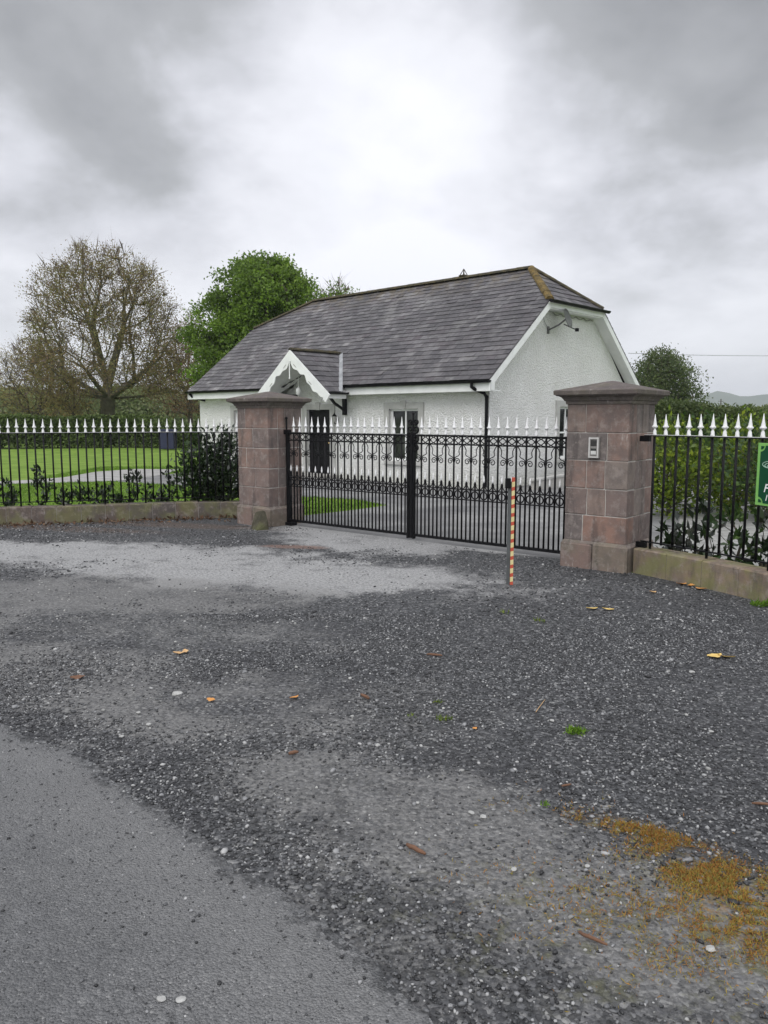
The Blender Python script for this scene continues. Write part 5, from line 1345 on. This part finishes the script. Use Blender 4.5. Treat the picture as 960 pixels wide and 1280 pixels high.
pebs = [(221, 869, .036, 'largest flat white stone on the gravel left of centre'), (173, 893, .017, 'small white pebble left of the largest flat white stone'), (152, 923, .016, 'white pebble near the road edge on the left'),
        (186, 908, .020, 'pale pebble just below the small white pebble on the left'), (472, 934, .018, 'white pebble alone in the centre of the forecourt'), (865, 842, .026, 'white pebble below the pair of yellow leaves'),
        (889, 917, .020, 'round white pebble near the right edge'), (690, 903, .016, 'white pebble beside the bright green weed, left of it'), (642, 1090, .015, 'round white pebble in the worn foreground right of the stick'),
        (589, 1019, .016, 'white chip in the cluster of pale stones, left one'), (604, 1024, .018, 'white chip in the cluster of pale stones, right one'), (202, 1253, .016, 'pale chip on the tarmac, left of a pair'),
        (226, 1254, .017, 'pale chip on the tarmac, right of a pair'), (734, 1086, .012, 'tiny white pebble left of the orange moss'), (888, 1190, .020, 'pale flat stone lower right beneath the moss'), (300, 815, .014, 'small pale pebble between the tan leaves and centre')]
for i, (px, py, s_, lab) in enumerate(pebs):
    g0 = G(px, py); rock('pebble', (g0[0], g0[1], .012), s_, s_*.75, s_*.35, pw, lab, 'pebble', random.uniform(0, 3), 100+i)
def weed(px, py, r_, n_, label, mat, L_=.03):
    g0 = G(px, py); e_ = empty('weed', (g0[0], g0[1], .006), 0, label, 'weed')
    a_ = rng.uniform(0, 6.28, n_); q = np.sqrt(rng.uniform(0, 1, n_))*r_; P_ = np.stack([q*np.cos(a_), q*np.sin(a_)*.6, np.full(n_, .003)], 1)
    up_ = np.zeros((n_, 3)); up_[:, 2] = 1.0; leaf_obj('leaf_tuft', P_, rng.uniform(.7, 1.3, n_)*L_, L_*.3, mat, e_, up=up_, bend=.2)
for a in ((720, 917, .055, 90, 'bright green weed on the dark gravel right of centre', M['blade'], .035), (555, 901, .05, 50, 'yellow green weed in mid gravel, larger of two close together', M['lf_lime'], .022), (547, 880, .03, 22, 'tiny green weed just above the yellow green one', M['lf_lime'], .02),
          (953, 758, .10, 90, 'green weed growing at the foot of the low wall by the right edge', M['blade'], .06), (630, 767, .05, 20, 'faint green weed below the marker post', M['lf_lime'], .03), (680, 1009, .02, 16, 'tiny green weed above the worn foreground patch', M['blade'], .02),
          (515, 897, .03, 14, 'sparse weed left of the yellow green one', M['lf_lime'], .02), (675, 778, .05, 18, 'sparse weed in front of the right pillar', M['lf_lime'], .03)):
    weed(*a)
# orange moss patch (stuff)
P_ = []
for (c_, rx, ry, a_, n_) in ((G(905, 1105), .30, .15, -.5, 14000), (G(800, 1042), .25, .06, -.5, 6000), (G(740, 1030), .08, .03, -.5, 500), (G(955, 1155), .26, .18, 0, 8000), (G(850, 1070), .2, .08, -.6, 2600), (G(880, 1180), .5, .25, -.2, 5000), (G(700, 1010), .5, .2, -.3, 900), (G(790, 1130), .5, .22, -.3, 3000)):
    u_ = rng.normal(0, .5, n_); v_ = rng.normal(0, .5, n_); x_ = c_[0]+rx*u_*math.cos(a_)-ry*v_*math.sin(a_); y_ = c_[1]+rx*u_*math.sin(a_)+ry*v_*math.cos(a_)
    k_ = (lownoise(x_, y_, 26, 77)+.8*lownoise(x_, y_, 70, 78)+rng.normal(0, .45, n_)) > (-.1 if n_ > 1500 else .9); P_.append(np.stack([x_[k_], y_[k_], np.full(k_.sum(), .006)], 1))
P_ = np.concatenate(P_); up_ = np.zeros((len(P_), 3)); up_[:, 2] = .45
o = leaf_obj('orange_moss', P_, rng.uniform(.5, 1.5, len(P_))*.015, .0032, M['moss_o'], None, up=up_, bend=.2); tag(o, 'orange and yellow green moss spreading over gravel lower right', 'moss', kind='stuff')
# leaf litter along the curved wall
f_ = resample(smoothline(LW), .01); n_ = 620; ii = rng.integers(10, len(f_)-1, n_); P_ = []
for k in ii:
    p, t_ = f_[k]; nn = Vector((-t_.y, t_.x)); q = abs(random.gauss(.02, .17)); P_.append((p.x+nn.x*q, p.y+nn.y*q, .012+random.random()*.02))
P_ = np.array(P_); up_ = np.zeros((n_, 3))
o = leaf_obj('leaf_litter', P_, rng.uniform(.04, .10, n_), rng.uniform(.02, .045, n_), M['lf_dead'], None, up=up_, bend=.3); tag(o, 'brown dead leaves gathered along the foot of the curved wall', 'leaf litter', kind='stuff')

# ------------------------------------------------------------------ world, sun, haze, camera
W = bpy.data.worlds.new('World'); S.world = W; W.use_nodes = True; nt = W.node_tree; nt.nodes.clear()
N_ = nt.nodes.new; Lk = nt.links.new
out = N_('ShaderNodeOutputWorld'); bg = N_('ShaderNodeBackground'); Lk(bg.outputs[0], out.inputs[0]); bg.inputs[1].default_value = .10
sky = N_('ShaderNodeTexSky'); sky.sky_type = 'NISHITA'; sky.sun_disc = False
SUN_EL, SUN_AZ = 48, 205     # azimuth measured clockwise from +Y (north)
sky.sun_elevation = R(SUN_EL); sky.sun_rotation = R(SUN_AZ)
tc = N_('ShaderNodeTexCoord'); sep = N_('ShaderNodeSeparateXYZ'); Lk(tc.outputs['Generated'], sep.inputs[0])
def wm(op, a, b=0.0, clamp=False):
    x = N_('ShaderNodeMath'); x.operation = op; x.use_clamp = clamp
    for s_, v_ in ((x.inputs[0], a), (x.inputs[1], b)):
        if isinstance(v_, (int, float)): s_.default_value = v_
        else: Lk(v_, s_)
    return x.outputs[0]
zc = wm('MAXIMUM', wm('ADD', sep.outputs[2], .42), .10)
cx_ = wm('DIVIDE', sep.outputs[0], zc); cy_ = wm('DIVIDE', sep.outputs[1], zc)
cmb = N_('ShaderNodeCombineXYZ'); Lk(cx_, cmb.inputs[0]); Lk(cy_, cmb.inputs[1])
def wn(scale, detail, rough, off=(0,0,0), dist=0, st=(1,1,1)):
    mp = N_('ShaderNodeMapping'); Lk(cmb.outputs[0], mp.inputs[0]); mp.inputs['Location'].default_value = off; mp.inputs['Scale'].default_value = st
    x = N_('ShaderNodeTexNoise'); Lk(mp.outputs[0], x.inputs['Vector']); x.inputs['Scale'].default_value = scale; x.inputs['Detail'].default_value = detail
    x.inputs['Roughness'].default_value = rough; x.inputs['Distortion'].default_value = dist; return x.outputs['Fac']
n1 = wn(1.15, 4, .45, (3.1, 1.7, 0), .2); n2 = wn(3.0, 5, .5, (8.2, 4.1, 0), .2); n3 = wn(7.0, 5, .55, (1.2, 7.1, 0), .1)
comb = wm('ADD', wm('ADD', wm('MULTIPLY', n1, .50), wm('MULTIPLY', n2, .36)), wm('MULTIPLY', n3, .14))
def lobe(px, py, power, amt):
    a_ = (px-480)/F; b_ = (py-640)/F; v_ = Vector((a_, _c-b_*_s, -_s-b_*_c)).normalized()
    vm = N_('ShaderNodeVectorMath'); vm.operation = 'DOT_PRODUCT'; nv = N_('ShaderNodeVectorMath'); nv.operation = 'NORMALIZE'; Lk(tc.outputs['Generated'], nv.inputs[0]); Lk(nv.outputs[0], vm.inputs[0]); vm.inputs[1].default_value = v_
    return wm('MULTIPLY', wm('POWER', wm('MAXIMUM', vm.outputs['Value'], 0.0), power), amt)
tot = wm('ADD', wm('MULTIPLY', wm('SUBTRACT', comb, .5), 1.45), .522)
for a in ((60, 0, 50, -.27), (870, -10, 45, -.31), (470, -60, 40, -.16), (960, 110, 200, -.08), (300, 330, 30, .05), (940, 380, 160, -.05), (560, 190, 60, .13), (860, 200, 120, .05), (250, 300, 50, .05), (300, 90, 120, -.05)): tot = wm('ADD', tot, lobe(*a))
rp = N_('ShaderNodeValToRGB'); Lk(tot, rp.inputs[0]); e_ = rp.color_ramp.elements
e_[0].position = .02; e_[0].color = (.15,.155,.17,1); e_[1].position = .64; e_[1].color = (.83,.84,.89,1)
q = e_.new(.31); q.color = (.38,.39,.41,1); q = e_.new(.41); q.color = (.58,.59,.635,1); q = e_.new(.50); q.color = (.72,.73,.78,1)
hz = N_('ShaderNodeMapRange'); Lk(sep.outputs[2], hz.inputs[0]); hz.inputs[1].default_value = .0; hz.inputs[2].default_value = .22; hz.inputs[3].default_value = .75; hz.inputs[4].default_value = 0.0
mxh = N_('ShaderNodeMix'); mxh.data_type = 'RGBA'; Lk(hz.outputs[0], mxh.inputs[0]); Lk(rp.outputs[0], mxh.inputs[6]); mxh.inputs[7].default_value = (.76,.78,.81,1)
# clouds carry the light of a bright overcast overhead and behind the camera
gain = N_('ShaderNodeMath'); gain.operation = 'ADD'; 
yb = N_('ShaderNodeMapRange'); Lk(sep.outputs[1], yb.inputs[0]); yb.inputs[1].default_value = .35; yb.inputs[2].default_value = -.5; yb.inputs[3].default_value = 0.0; yb.inputs[4].default_value = 4.0
zb_ = N_('ShaderNodeMapRange'); Lk(sep.outputs[2], zb_.inputs[0]); zb_.inputs[1].default_value = .55; zb_.inputs[2].default_value = .95; zb_.inputs[3].default_value = 12.3; zb_.inputs[4].default_value = 15.0
Lk(yb.outputs[0], gain.inputs[0]); Lk(zb_.outputs[0], gain.inputs[1])
sc_ = N_('ShaderNodeVectorMath'); sc_.operation = 'SCALE'; Lk(mxh.outputs[2], sc_.inputs[0]); Lk(gain.outputs[0], sc_.inputs['Scale'])
mx = N_('ShaderNodeMix'); mx.data_type = 'RGBA'; mx.inputs[0].default_value = .97; Lk(sky.outputs[0], mx.inputs[6]); Lk(sc_.outputs[0], mx.inputs[7]); Lk(mx.outputs[2], bg.inputs[0])
sl_ = bpy.data.lights.new('sun', 'SUN'); sl_.energy = 1.5; sl_.angle = R(35); sl_.color = (1.0, .97, .93)
so = bpy.data.objects.new('sun', sl_); COL.objects.link(so)
dirv = Vector((math.sin(R(SUN_AZ))*math.cos(R(SUN_EL)), math.cos(R(SUN_AZ))*math.cos(R(SUN_EL)), math.sin(R(SUN_EL))))
so.rotation_euler = dirv.to_track_quat('Z', 'Y').to_euler()

HAZE = True
if HAZE:
    b = MB(); b.box(-2300, 2300, -2300, 2300, -3.5, 90)
    hm_ = bpy.data.materials.new('haze'); hm_.use_nodes = True; hn = hm_.node_tree; hn.nodes.clear()
    ho = hn.nodes.new('ShaderNodeOutputMaterial'); pv = hn.nodes.new('ShaderNodeVolumePrincipled'); hn.links.new(pv.outputs[0], ho.inputs['Volume'])
    pv.inputs['Color'].default_value = (.86, .90, .96, 1); pv.inputs['Density'].default_value = .00038; pv.inputs['Anisotropy'].default_value = .2
    tag(b.build('haze', hm_), kind='stuff')
cam = bpy.data.cameras.new('camera'); cam.sensor_width = 36; cam.sensor_fit = 'AUTO'; cam.lens = 36*F/1280; cam.clip_start = .05; cam.clip_end = 6000
co = bpy.data.objects.new('camera', cam); COL.objects.link(co); co.location = (0, 0, HC); co.rotation_euler = (math.pi/2-PITCH, 0, 0); S.camera = co
S.view_settings.view_transform = 'Standard'; S.view_settings.look = 'None'; S.view_settings.gamma = 1.0; S.view_settings.exposure = 0.06; S.view_settings.use_curve_mapping = False
